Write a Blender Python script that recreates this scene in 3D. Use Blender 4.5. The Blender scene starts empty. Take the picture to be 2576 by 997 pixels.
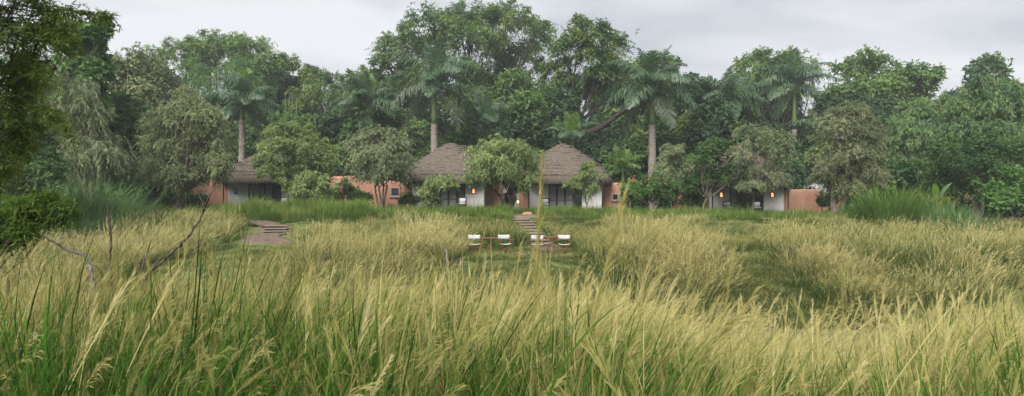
import bpy, math, random
import numpy as np
from mathutils import Vector, Matrix
R = math.radians
rng = np.random.default_rng(7)
random.seed(7)
sc = bpy.context.scene
COL = sc.collection

# ------------------------------------------------------------------ camera
CAMZ = 4.2
cd = bpy.data.cameras.new('camera'); cam = bpy.data.objects.new('camera', cd); COL.objects.link(cam)
cam.location = (0, 0, CAMZ); cam.rotation_euler = (R(90), 0, 0)
cd.sensor_width = 36.0; cd.lens = 24.0; cd.shift_y = -0.0052
cd.clip_start = 0.05; cd.clip_end = 2000
cd.dof.use_dof = True; cd.dof.focus_distance = 42; cd.dof.aperture_fstop = 4.5
sc.camera = cam

# ------------------------------------------------------------------ world, sun, exposure
SUN_EL, SUN_AZ = 44, 203          # overcast: broad soft light from high up behind the camera
w = bpy.data.worlds.new('World'); sc.world = w; w.use_nodes = True
wn = w.node_tree.nodes; wl = w.node_tree.links; wn.clear()
wo = wn.new('ShaderNodeOutputWorld')
sky = wn.new('ShaderNodeTexSky'); sky.sky_type = 'NISHITA'; sky.sun_disc = False
sky.sun_elevation = R(SUN_EL); sky.sun_rotation = R(SUN_AZ); sky.dust_density = 4
bg1 = wn.new('ShaderNodeBackground'); bg1.inputs['Strength'].default_value = 0.05
wl.new(sky.outputs[0], bg1.inputs['Color'])
tc = wn.new('ShaderNodeTexCoord')
mp = wn.new('ShaderNodeMapping'); mp.inputs['Scale'].default_value = (1.0, 1.0, 2.6)
mp.inputs['Location'].default_value = (0.35, 0.1, 0.2)
wl.new(tc.outputs['Generated'], mp.inputs['Vector'])
n1 = wn.new('ShaderNodeTexNoise'); n1.inputs['Scale'].default_value = 2.3; n1.inputs['Detail'].default_value = 6
n1.inputs['Roughness'].default_value = 0.5; n1.inputs['Distortion'].default_value = 0.5
wl.new(mp.outputs[0], n1.inputs['Vector'])
cr = wn.new('ShaderNodeValToRGB')
cr.color_ramp.elements[0].position = 0.40; cr.color_ramp.elements[0].color = (0.144, 0.149, 0.160, 1)
cr.color_ramp.elements[1].position = 0.58; cr.color_ramp.elements[1].color = (0.212, 0.214, 0.220, 1)
wl.new(n1.outputs['Fac'], cr.inputs['Fac'])
bg2 = wn.new('ShaderNodeBackground'); bg2.inputs['Strength'].default_value = 1.0
wl.new(cr.outputs[0], bg2.inputs['Color'])
mx = wn.new('ShaderNodeMixShader'); mx.inputs[0].default_value = 0.93
wl.new(bg1.outputs[0], mx.inputs[1]); wl.new(bg2.outputs[0], mx.inputs[2]); wl.new(mx.outputs[0], wo.inputs[0])

sd = bpy.data.lights.new('sun', 'SUN'); sd.energy = 1.5; sd.angle = R(35); sd.color = (1.0, 0.965, 0.9)
sun = bpy.data.objects.new('sun', sd); COL.objects.link(sun)
a, e = R(SUN_AZ), R(SUN_EL)
sdir = Vector((math.sin(a) * math.cos(e), math.cos(a) * math.cos(e), math.sin(e)))
sun.rotation_euler = sdir.to_track_quat('Z', 'Y').to_euler(); sun.location = sdir * 60

vs = sc.view_settings; vs.view_transform = 'Standard'; vs.look = 'None'; vs.gamma = 1.0; vs.exposure = 2.1
vs.use_curve_mapping = False
cy = sc.cycles
cy.max_bounces = 5; cy.diffuse_bounces = 3; cy.glossy_bounces = 2; cy.transmission_bounces = 4
cy.transparent_max_bounces = 4; cy.volume_bounces = 0
cy.caustics_reflective = False; cy.caustics_refractive = False
cy.use_denoising = True
cy.use_adaptive_sampling = True; cy.adaptive_threshold = 0.016

# ------------------------------------------------------------------ photo geometry -> place
FD, CX, HY = 1717.3, 1288.0, 485.0
def W(px, py, Y):
    return np.array(((px - CX) / FD * Y, Y, CAMZ + (HY - py) / FD * Y))
def XX(px, Y): return (px - CX) / FD * Y
def sstep(a, b, x):
    t = np.clip((np.asarray(x, float) - a) / (b - a), 0, 1); return t * t * (3 - 2 * t)
KY = [-80, 1, 4, 8, 11, 14, 16.3, 18, 24.3, 25.8, 26.5, 29, 31, 35.6, 37, 45, 47, 60, 120, 400, 900]
KZ = [2.6, 2.5, 2.3, 1.6, .95, 0.05, -.9, -1.7, -1.7, -.9, -.25, .6, 1.15, 1.25, 1.4, 2.5, 2.62, 2.7, 3.6, 7, 7]
WATER = -0.9
def H(x, y):
    x = np.asarray(x, float); y = np.asarray(y, float)
    ys = y + 4.0 * sstep(-4.5, -9.5, x) * sstep(17, 22, y) * (1 - sstep(47, 55, y))
    z = np.interp(ys, KY, KZ)
    z = z - 0.016 * np.clip(x, 0, 24) * sstep(40, 48, y)
    z = z + 0.05 * np.sin(x * 1.3 + .7 * np.sin(y * .9)) * np.sin(y * 1.1 + 1.3) * (1 - sstep(44, 50, y))
    return z

# ------------------------------------------------------------------ object helpers
def tag(o, label=None, cat=None, group=None, kind=None):
    if label: o['label'] = label
    if cat: o['category'] = cat
    if group: o['group'] = group
    if kind: o['kind'] = kind
    return o
def empty(name, loc=(0, 0, 0), rz=0.0, parent=None):
    o = bpy.data.objects.new(name, None); COL.objects.link(o); o.location = loc; o.rotation_euler = (0, 0, rz)
    o.empty_display_size = 0.2
    if parent: o.parent = parent
    return o
def link(name, me, parent=None, loc=(0, 0, 0), rot=(0, 0, 0), scale=(1, 1, 1)):
    o = bpy.data.objects.new(name, me); COL.objects.link(o)
    o.location = loc; o.rotation_euler = rot; o.scale = scale
    if parent: o.parent = parent
    return o
def mesh_np(name, V, F, mat, tint=None, smooth=False, pt=None):
    """V (n,3); F a list of (m,k) index arrays; tint one value per face; pt dict of per-vertex floats."""
    V = np.ascontiguousarray(V, np.float32)
    F = [np.asarray(f, np.int32) for f in F if len(f)]
    me = bpy.data.meshes.new(name)
    loops = np.concatenate([f.ravel() for f in F]); cnt = np.concatenate([np.full(len(f), f.shape[1], np.int32) for f in F])
    st = np.concatenate(([0], np.cumsum(cnt)[:-1])).astype(np.int32)
    me.vertices.add(len(V)); me.vertices.foreach_set('co', V.ravel())
    me.loops.add(len(loops)); me.loops.foreach_set('vertex_index', loops)
    me.polygons.add(len(cnt)); me.polygons.foreach_set('loop_start', st)
    me.polygons.foreach_set('use_smooth', np.full(len(cnt), smooth, bool))
    if tint is not None:
        at = me.attributes.new('tint', 'FLOAT', 'FACE'); at.data.foreach_set('value', np.asarray(tint, np.float32))
    for k, v in (pt or {}).items():
        at = me.attributes.new(k, 'FLOAT', 'POINT'); at.data.foreach_set('value', np.asarray(v, np.float32))
    me.update(calc_edges=True); me.validate()
    for m in (mat if isinstance(mat, (list, tuple)) else [mat]): me.materials.append(m)
    return me
class MB:
    """collects boxes, tubes, lathes and loose polygons into one mesh"""
    def __init__(s): s.V = []; s.F = []
    def add(s, V, F):
        n = len(s.V); s.V += [tuple(map(float, v)) for v in V]; s.F += [tuple(int(i) + n for i in f) for f in F]; return s
    def box(s, c, d, rz=0.0, M=None, taper=0.0, bev=0.0):
        hx, hy, hz = d[0] / 2, d[1] / 2, d[2] / 2
        if bev > 0:
            b = min(bev, hx * .8, hy * .8, hz * .8)
            V = []
            for z, i in ((-hz, b), (-hz + b, 0), (hz - b, 0), (hz, b)):
                X, Y = hx - i, hy - i
                k = b if i == 0 else 0
                V += [(-X, -Y + b - i * 0, z), (-X + b, -Y, z), (X - b, -Y, z), (X, -Y + b, z), (X, Y - b, z), (X - b, Y, z), (-X + b, Y, z), (-X, Y - b, z)]
            F = [tuple(range(7, -1, -1)), tuple(range(24, 32))]
            for r in range(3):
                for k in range(8):
                    F.append((r * 8 + k, r * 8 + (k + 1) % 8, r * 8 + 8 + (k + 1) % 8, r * 8 + 8 + k))
        else:
            t = 1 - taper
            V = [(-hx, -hy, -hz), (hx, -hy, -hz), (hx, hy, -hz), (-hx, hy, -hz), (-hx * t, -hy * t, hz), (hx * t, -hy * t, hz), (hx * t, hy * t, hz), (-hx * t, hy * t, hz)]
            F = [(3, 2, 1, 0), (4, 5, 6, 7), (0, 1, 5, 4), (1, 2, 6, 5), (2, 3, 7, 6), (3, 0, 4, 7)]
        m = Matrix.Translation(Vector(c)) @ (M.to_4x4() if M is not None else Matrix.Rotation(rz, 4, 'Z'))
        return s.add([m @ Vector(v) for v in V], F)
    def bar(s, p, q, w, h=None):
        p, q = Vector(p), Vector(q); d = q - p
        M = d.to_track_quat('Z', 'Y').to_matrix()
        return s.box((p + q) / 2, (w, h or w, d.length), M=M)
    def tube(s, pts, rad, n=7, cap=True):
        V, F = tube_np(pts, rad, n); k = len(V)
        s.add(V, F)
        if cap:
            b = len(s.V) - k
            s.F.append(tuple(range(b + n - 1, b - 1, -1))); s.F.append(tuple(range(b + k - n, b + k)))
        return s
    def lathe(s, prof, c=(0, 0, 0), n=20):
        V = []; F = []
        for r, z in prof:
            for k in range(n):
                t = 2 * math.pi * k / n; V.append((c[0] + r * math.cos(t), c[1] + r * math.sin(t), c[2] + z))
        for i in range(len(prof) - 1):
            for k in range(n):
                F.append((i * n + k, i * n + (k + 1) % n, i * n + n + (k + 1) % n, i * n + n + k))
        F.append(tuple(range(n - 1, -1, -1))); F.append(tuple(range(len(V) - n, len(V))))
        return s.add(V, F)
    def mesh(s, name, mat, smooth=False):
        me = bpy.data.meshes.new(name); me.from_pydata(s.V, [], s.F)
        if smooth: me.polygons.foreach_set('use_smooth', [True] * len(me.polygons))
        me.materials.append(mat); me.update(); return me
    def build(s, name, mat, parent=None, smooth=False, **k): return link(name, s.mesh(name, mat, smooth), parent, **k)
def tube_np(pts, rad, n=6):
    P = np.asarray(pts, float); k = len(P); rad = np.broadcast_to(np.asarray(rad, float), (k,))
    T = np.gradient(P, axis=0); T /= np.linalg.norm(T, axis=1)[:, None] + 1e-9
    ref = np.array((0, 0, 1.)) if abs(T[:, 2]).mean() < .8 else np.array((1., 0, 0))
    A = np.cross(T, ref); A /= np.linalg.norm(A, axis=1)[:, None] + 1e-9; B = np.cross(T, A)
    th = np.arange(n) * 2 * math.pi / n
    V = P[:, None] + rad[:, None, None] * (A[:, None] * np.cos(th)[None, :, None] + B[:, None] * np.sin(th)[None, :, None])
    F = [(i * n + j, i * n + (j + 1) % n, i * n + n + (j + 1) % n, i * n + n + j) for i in range(k - 1) for j in range(n)]
    return V.reshape(-1, 3), np.array(F)
def curve_pts(p, q, bend, k=7):
    p, q = np.asarray(p, float), np.asarray(q, float); t = np.linspace(0, 1, k)[:, None]
    return p + (q - p) * t + np.asarray(bend, float) * (4 * t * (1 - t))
def nrm(v): return v / (np.linalg.norm(v, axis=-1, keepdims=True) + 1e-9)

# ------------------------------------------------------------------ materials
def newmat(name):
    m = bpy.data.materials.new(name); m.use_nodes = True; nt = m.node_tree
    return m, nt, nt.nodes, nt.links, nt.nodes['Principled BSDF']
def ramp(nodes, stops):
    r = nodes.new('ShaderNodeValToRGB'); el = r.color_ramp.elements
    while len(el) < len(stops): el.new(0.5)
    for q, (p, c) in zip(el, stops): q.position = p; q.color = (*c, 1)
    return r
def mat_noise(name, stops, scale=3.0, rough=0.8, bump=0.0, bscale=None, stretch=(1, 1, 1), detail=6, spec=0.3, dist=0.0):
    m, nt, N, L, b = newmat(name)
    tc = N.new('ShaderNodeTexCoord'); mp = N.new('ShaderNodeMapping'); mp.inputs['Scale'].default_value = stretch
    L.new(tc.outputs['Object'], mp.inputs['Vector'])
    n = N.new('ShaderNodeTexNoise'); n.inputs['Scale'].default_value = scale; n.inputs['Detail'].default_value = detail
    n.inputs['Roughness'].default_value = .62; n.inputs['Distortion'].default_value = dist
    L.new(mp.outputs[0], n.inputs['Vector'])
    r = ramp(N, stops); L.new(n.outputs['Fac'], r.inputs['Fac']); L.new(r.outputs[0], b.inputs['Base Color'])
    b.inputs['Roughness'].default_value = rough; b.inputs['Specular IOR Level'].default_value = spec
    if bump:
        n2 = N.new('ShaderNodeTexNoise'); n2.inputs['Scale'].default_value = bscale or scale * 5; n2.inputs['Detail'].default_value = 4
        L.new(mp.outputs[0], n2.inputs['Vector'])
        bp = N.new('ShaderNodeBump'); bp.inputs['Strength'].default_value = bump; bp.inputs['Distance'].default_value = .03
        L.new(n2.outputs['Fac'], bp.inputs['Height']); L.new(bp.outputs[0], b.inputs['Normal'])
    return m
def mat_leaf(name, dark, mid, light, transl=0.25, rough=0.55, spec=0.25):
    """per-leaf tint + slow variation through the crown + a share of light passing through the leaf"""
    m, nt, N, L, b = newmat(name)
    at = N.new('ShaderNodeAttribute'); at.attribute_name = 'tint'
    r = ramp(N, [(0.0, dark), (0.5, mid), (1.0, light)]); L.new(at.outputs['Fac'], r.inputs['Fac'])
    L.new(r.outputs[0], b.inputs['Base Color']); b.inputs['Roughness'].default_value = rough; b.inputs['Specular IOR Level'].default_value = spec
    t = N.new('ShaderNodeBsdfTranslucent')
    hs = N.new('ShaderNodeHueSaturation'); hs.inputs['Value'].default_value = 1.5; hs.inputs['Saturation'].default_value = 1.1; hs.inputs['Hue'].default_value = .49
    L.new(r.outputs[0], hs.inputs['Color']); L.new(hs.outputs[0], t.inputs['Color'])
    x = N.new('ShaderNodeMixShader'); x.inputs[0].default_value = transl
    L.new(b.outputs[0], x.inputs[1]); L.new(t.outputs[0], x.inputs[2]); L.new(x.outputs[0], N['Material Output'].inputs[0])
    return m
def mat_grass(name, green, green2, straw, straw2, bias=0.0, transl=0.3, hw=.38):
    """tint = per blade, hgt = 0 root .. 1 tip; dry is carried by each planted tuft"""
    m, nt, N, L, b = newmat(name)
    at = N.new('ShaderNodeAttribute'); at.attribute_name = 'tint'
    ah = N.new('ShaderNodeAttribute'); ah.attribute_name = 'hgt'
    ad = N.new('ShaderNodeAttribute'); ad.attribute_name = 'dry'; ad.attribute_type = 'INSTANCER'
    def math_(op, a, b_, c=None):
        q = N.new('ShaderNodeMath'); q.operation = op
        for i, v in enumerate((a, b_, c)):
            if v is None: continue
            if isinstance(v, (int, float)): q.inputs[i].default_value = v
            else: L.new(v, q.inputs[i])
        return q.outputs[0]
    s = math_('MULTIPLY_ADD', at.outputs['Fac'], .75, -.38 + bias)
    s = math_('ADD', s, ad.outputs['Fac'])
    s = math_('MULTIPLY_ADD', ah.outputs['Fac'], hw, math_('ADD', s, -hw * .5))
    q = N.new('ShaderNodeClamp'); L.new(s, q.inputs[0])
    r = ramp(N, [(0.0, green), (0.36, green2), (0.66, straw), (1.0, straw2)]); L.new(q.outputs[0], r.inputs['Fac'])
    N.remove(b); b = N.new('ShaderNodeBsdfDiffuse'); L.new(r.outputs[0], b.inputs['Color'])
    t = N.new('ShaderNodeBsdfTranslucent'); L.new(r.outputs[0], t.inputs['Color'])
    x = N.new('ShaderNodeMixShader'); x.inputs[0].default_value = transl
    L.new(b.outputs[0], x.inputs[1]); L.new(t.outputs[0], x.inputs[2]); L.new(x.outputs[0], N['Material Output'].inputs[0])
    return m
def mat_emit(name, col, strength):
    m, nt, N, L, b = newmat(name); b.inputs['Base Color'].default_value = (*col, 1)
    b.inputs['Emission Color'].default_value = (*col, 1); b.inputs['Emission Strength'].default_value = strength
    return m
M = {}
M['soil'] = mat_noise('soil', [(.3, (0.098, 0.088, 0.044)), (.5, (0.117, 0.135, 0.049)), (.7, (0.088, 0.140, 0.039))], scale=.9, rough=.95, spec=.1)
M['earth'] = mat_noise('earth', [(.3, (0.097, 0.070, 0.050)), (.7, (0.158, 0.123, 0.092))], scale=2.5, rough=.95, spec=.1)
M['thatch'] = mat_noise('thatch', [(.25, (0.060, 0.048, 0.039)), (.5, (0.109, 0.091, 0.075)), (.75, (0.182, 0.153, 0.127))], scale=2.2, rough=.95, bump=.5, bscale=5, stretch=(2.5, 2.5, 1.6), spec=.1, dist=.8)
M['thatch_dark'] = mat_noise('thatch_dark', [(.3, (.05, .04, .035)), (.7, (.1, .08, .07))], scale=6, rough=.95, spec=.1)
M['adobe'] = mat_noise('adobe', [(.28, (0.265, 0.139, 0.094)), (.5, (0.336, 0.182, 0.126)), (.72, (0.398, 0.228, 0.162))], scale=1.3, stretch=(1.2, 1.2, .55), rough=.92, spec=.15)
M['plaster'] = mat_noise('plaster', [(.34, (0.376, 0.376, 0.361)), (.62, (0.497, 0.497, 0.482))], scale=1.6, stretch=(1.6, 1.6, .35), rough=.9, spec=.15)
M['stone'] = mat_noise('stone', [(.3, (0.197, 0.177, 0.157)), (.7, (0.288, 0.262, 0.236))], scale=2, rough=.9, spec=.2)
M['timber_step'] = mat_noise('timber_step', [(.25, (0.137, 0.104, 0.082)), (.7, (0.224, 0.179, 0.145))], scale=2.2, rough=.9, stretch=(1, 6, 6), spec=.15)
M['dark_wood'] = mat_noise('dark_wood', [(.3, (.018, .015, .013)), (.7, (.04, .033, .028))], scale=4, rough=.6, spec=.3)
M['red_wood'] = mat_noise('red_wood', [(.3, (0.139, 0.042, 0.018)), (.7, (0.209, 0.073, 0.033))], scale=5, rough=.5, stretch=(1, 1, 5), spec=.4)
M['canvas'] = mat_noise('canvas', [(.3, (0.407, 0.407, 0.419)), (.7, (0.485, 0.485, 0.485))], scale=9, rough=.9, spec=.1)
M['curtain'] = mat_noise('curtain', [(.3, (0.131, 0.150, 0.144)), (.7, (0.197, 0.216, 0.210))], scale=7, rough=.9, stretch=(5, 5, .2), spec=.1)
M['drape'] = mat_noise('drape', [(.3, (0.295, 0.276, 0.255)), (.7, (0.407, 0.386, 0.360))], scale=6, rough=.9, stretch=(5, 5, .3), spec=.1)
M['black_metal'] = mat_noise('black_metal', [(.3, (.012, .012, .013)), (.7, (.025, .025, .027))], scale=5, rough=.5, spec=.4)
M['white_paint'] = mat_noise('white_paint', [(.3, (0.407, 0.407, 0.407)), (.7, (0.498, 0.498, 0.491))], scale=3, rough=.6, spec=.3)
M['pot'] = mat_noise('pot', [(.3, (.06, .055, .05)), (.7, (.13, .12, .11))], scale=6, rough=.85, bump=.3)
M['frame_pale'] = mat_noise('frame_pale', [(.3, (0.262, 0.197, 0.164)), (.7, (0.328, 0.262, 0.223))], scale=4, rough=.9)
M['bark'] = mat_noise('bark', [(.3, (.07, .055, .045)), (.5, (.13, .105, .085)), (.72, (.21, .18, .15))], scale=3, rough=.95, bump=.8, stretch=(3, 3, .6), spec=.1)
M['bark_dark'] = mat_noise('bark_dark', [(.3, (.022, .018, .016)), (.7, (.06, .048, .04))], scale=3, rough=.95, bump=.6, stretch=(3, 3, .6), spec=.1)
M['dead_wood'] = mat_noise('dead_wood', [(.3, (.035, .025, .022)), (.55, (.11, .085, .075)), (.75, (.26, .22, .2))], scale=7, rough=.95, bump=.6, stretch=(2, 2, 1), spec=.1)
M['pale_wood'] = mat_noise('pale_wood', [(.3, (.10, .085, .078)), (.7, (.36, .31, .29))], scale=8, rough=.95, bump=.6, spec=.1)
M['palm_trunk'] = mat_noise('palm_trunk', [(.3, (0.165, 0.135, 0.118)), (.55, (0.248, 0.212, 0.186)), (.75, (0.317, 0.270, 0.230))], scale=2.2, rough=.9, bump=.3, stretch=(1, 1, 5), spec=.15)
M['crownshaft'] = mat_noise('crownshaft', [(.3, (.075, .12, .04)), (.7, (.14, .19, .07))], scale=2, rough=.45, stretch=(3, 3, .4), spec=.4)
M['bamboo'] = mat_noise('bamboo', [(.3, (.22, .21, .09)), (.7, (.34, .31, .15))], scale=3, rough=.5)
M['flower'] = mat_noise('flower', [(.3, (0.385, 0.035, 0.021)), (.7, (0.525, 0.084, 0.042))], scale=9, rough=.6)
M['fruit'] = mat_noise('fruit', [(.3, (.02, .012, .01)), (.7, (.05, .03, .022))], scale=9, rough=.8)
M['lamp_orange'] = mat_emit('lamp_orange', (1.0, .40, .17), .34)
M['lamp_yellow'] = mat_emit('lamp_yellow', (1.0, .66, .22), .9)
m, nt, N, L, b = newmat('glass_dark'); M['glass_dark'] = m
b.inputs['Base Color'].default_value = (.012, .014, .016, 1); b.inputs['Roughness'].default_value = .06; b.inputs['Specular IOR Level'].default_value = .5
m, nt, N, L, b = newmat('water'); M['water'] = m
b.inputs['Base Color'].default_value = (.20, .19, .10, 1); b.inputs['Roughness'].default_value = .12
tcw = N.new('ShaderNodeTexCoord'); mpw = N.new('ShaderNodeMapping'); mpw.inputs['Scale'].default_value = (.7, 2.2, 1); L.new(tcw.outputs['Object'], mpw.inputs[0])
nw = N.new('ShaderNodeTexNoise'); nw.inputs['Scale'].default_value = 2.2; nw.inputs['Detail'].default_value = 3; L.new(mpw.outputs[0], nw.inputs[0])
bw = N.new('ShaderNodeBump'); bw.inputs['Strength'].default_value = .12; bw.inputs['Distance'].default_value = .05; L.new(nw.outputs['Fac'], bw.inputs['Height']); L.new(bw.outputs[0], b.inputs['Normal'])
# foliage
M['leaf_shade'] = mat_leaf('leaf_shade', (0.053, 0.109, 0.041), (0.105, 0.187, 0.064), (0.219, 0.278, 0.068))
M['leaf_bright'] = mat_leaf('leaf_bright', (0.047, 0.112, 0.033), (0.097, 0.201, 0.054), (0.165, 0.277, 0.078))
M['leaf_light'] = mat_leaf('leaf_light', (0.071, 0.138, 0.051), (0.137, 0.231, 0.073), (0.230, 0.315, 0.095))
M['leaf_olive'] = mat_leaf('leaf_olive', (0.093, 0.121, 0.054), (0.178, 0.219, 0.102), (0.294, 0.328, 0.158))
M['leaf_feather'] = mat_leaf('leaf_feather', (0.102, 0.151, 0.054), (0.191, 0.260, 0.096), (0.315, 0.376, 0.151))
M['leaf_grey'] = mat_leaf('leaf_grey', (0.093, 0.122, 0.062), (0.169, 0.210, 0.108), (0.257, 0.291, 0.156))
M['leaf_brown'] = mat_leaf('leaf_brown', (0.101, 0.118, 0.059), (0.180, 0.207, 0.107), (0.262, 0.287, 0.150))
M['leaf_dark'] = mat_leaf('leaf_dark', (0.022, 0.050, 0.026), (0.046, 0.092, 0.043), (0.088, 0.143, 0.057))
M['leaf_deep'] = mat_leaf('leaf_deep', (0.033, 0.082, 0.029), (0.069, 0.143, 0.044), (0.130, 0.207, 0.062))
M['leaf_near'] = mat_leaf('leaf_near', (0.030, 0.057, 0.010), (0.062, 0.103, 0.018), (0.120, 0.165, 0.032), transl=.4)  # leaf colour lowered to carry the shade of the crown's unlit side
M['leaf_bamboo'] = mat_leaf('leaf_bamboo', (0.061, 0.125, 0.052), (0.117, 0.203, 0.080), (0.198, 0.275, 0.102))
M['leaf_pale'] = mat_leaf('leaf_pale', (0.090, 0.098, 0.049), (0.156, 0.160, 0.082), (0.221, 0.213, 0.107))
M['leaf_palm'] = mat_leaf('leaf_palm', (0.036, 0.077, 0.040), (0.069, 0.130, 0.066), (0.140, 0.204, 0.105), rough=.4, spec=.5)
M['leaf_palm_bright'] = mat_leaf('leaf_palm_bright', (0.053, 0.111, 0.018), (0.098, 0.176, 0.033), (0.148, 0.230, 0.049), rough=.45)
M['leaf_palm_old'] = mat_leaf('leaf_palm_old', (0.062, 0.088, 0.058), (0.115, 0.145, 0.098), (0.190, 0.210, 0.145), rough=.45)
M['leaf_banana'] = mat_leaf('leaf_banana', (0.082, 0.164, 0.025), (0.123, 0.221, 0.037), (0.164, 0.262, 0.049), transl=.4)
M['grass_near'] = mat_grass('grass_near', (0.034, 0.089, 0.014), (0.078, 0.151, 0.025), (0.285, 0.265, 0.089), (0.520, 0.466, 0.213), hw=.55)
M['grass_far'] = mat_grass('grass_far', (0.042, 0.104, 0.021), (0.092, 0.159, 0.039), (0.300, 0.278, 0.102), (0.500, 0.451, 0.213), hw=.75)
M['grass_plume'] = mat_grass('grass_plume', (0.270, 0.265, 0.087), (0.410, 0.371, 0.141), (0.560, 0.493, 0.228), (0.660, 0.594, 0.330), transl=.35)
M['grass_fresh'] = mat_grass('grass_fresh', (0.087, 0.168, 0.035), (0.148, 0.233, 0.050), (0.223, 0.267, 0.075), (0.326, 0.297, 0.109))
M['reed'] = mat_grass('reed', (0.103, 0.196, 0.071), (0.168, 0.266, 0.099), (0.264, 0.323, 0.131), (0.385, 0.369, 0.168))
M['leaf_bough'] = mat_leaf('leaf_bough', (.040, .080, .014), (.085, .150, .026), (.150, .215, .045), transl=.4)
# ------------------------------------------------------------------ ground and water
xs = np.unique(np.concatenate((np.linspace(-700, -60, 14), np.linspace(-60, -30, 20), np.linspace(-30, 30, 151), np.linspace(30, 60, 20), np.linspace(60, 700, 14))))
ys = np.unique(np.concatenate((np.linspace(-80, -4, 10), np.linspace(-4, 52, 170), np.linspace(52, 120, 30), np.linspace(120, 900, 14))))
GX, GY = np.meshgrid(xs, ys); GZ = H(GX, GY)
near = (GY > 1) & (GY < 46) & (abs(GX) < 40)
GZ = GZ + near * rng.normal(0, .025, GZ.shape)
nx, ny = len(xs), len(ys); I = np.arange(nx * ny).reshape(ny, nx)
me = mesh_np('ground', np.stack((GX, GY, GZ), -1).reshape(-1, 3), [np.stack((I[:-1, :-1], I[:-1, 1:], I[1:, 1:], I[1:, :-1]), -1).reshape(-1, 4)], M['soil'], smooth=True)
tag(link('ground', me), 'sloping earth under the grass, falling to the river', kind='structure')
me = mesh_np('river_water', [(-400, 15.6, WATER), (400, 15.6, WATER), (400, 26.4, WATER), (-400, 26.4, WATER)], [[(0, 1, 2, 3)]], M['water'])
tag(link('river_water', me), 'still muddy green river below the grassy bank', kind='structure')

# ------------------------------------------------------------------ thatched cottages
PROF = [(1, 0), (.955, .17), (.84, .355), (.72, .47), (.6, .575), (.4, .745), (.28, .845), (.15, .945), (.06, .988), (.02, 1.0)]
def roof_r(phi, n=2.7):
    return (abs(math.cos(phi)) ** n + abs(math.sin(phi)) ** n) ** (-1 / n)
def roof_pt(phi, t, Rr, Hh, off=0.0):
    """t 0 eave .. 1 apex along the profile"""
    pr = np.array(PROF); s = t * (len(pr) - 1); i = min(int(s), len(pr) - 2); f = s - i
    r = pr[i, 0] * (1 - f) + pr[i + 1, 0] * f; z = pr[i, 1] * (1 - f) + pr[i + 1, 1] * f
    k = 1 + (roof_r(phi) - 1) * r
    rr = Rr * r * k + off * .6
    return (rr * math.cos(phi), rr * math.sin(phi), z * Hh + off)
def arch_poly(w_, h_, y, n=8):
    P = [(-w_ / 2, y, 0), (w_ / 2, y, 0)]
    for k in range(n + 1):
        t = math.pi * k / n; P.append((w_ / 2 * math.cos(t), y, h_ - w_ / 2 + w_ / 2 * math.sin(t)))
    return P
def lantern(parent, x, y, z):
    """arched wall niche with a glowing face, its outline pinched like a small idol"""
    P = arch_poly(.34, .46, 0); Q = arch_poly(.22, .36, 0)
    m = MB(); n = len(P)
    V = [(p[0], -.07, p[2]) for p in P] + [(q[0], -.07, q[2] + .045) for q in Q] + [(p[0], .0, p[2]) for p in P]
    F = [(k, (k + 1) % n, n + (k + 1) % n, n + k) for k in range(n)] + [(k, 2 * n + k, 2 * n + (k + 1) % n, (k + 1) % n) for k in range(n)]
    m.add(V, F); o = m.build('wall_lantern', M['dark_wood'], parent, loc=(x, y, z))
    g = MB(); V = [(-.11, -.03, .045), (.11, -.03, .045), (.11, -.03, .2), (.06, -.03, .235), (.095, -.03, .29), (.06, -.03, .37), (0, -.03, .4), (-.06, -.03, .37), (-.095, -.03, .29), (-.06, -.03, .235), (-.11, -.03, .2)]
    V2 = [(a_, -.01, c_) for a_, _, c_ in V]; k = len(V)
    g.add(V + V2, [tuple(range(k))] + [(i, k + i, k + (i + 1) % k, (i + 1) % k) for i in range(k)])
    g.build('lamp_glow', M['lamp_orange'], o)
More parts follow.
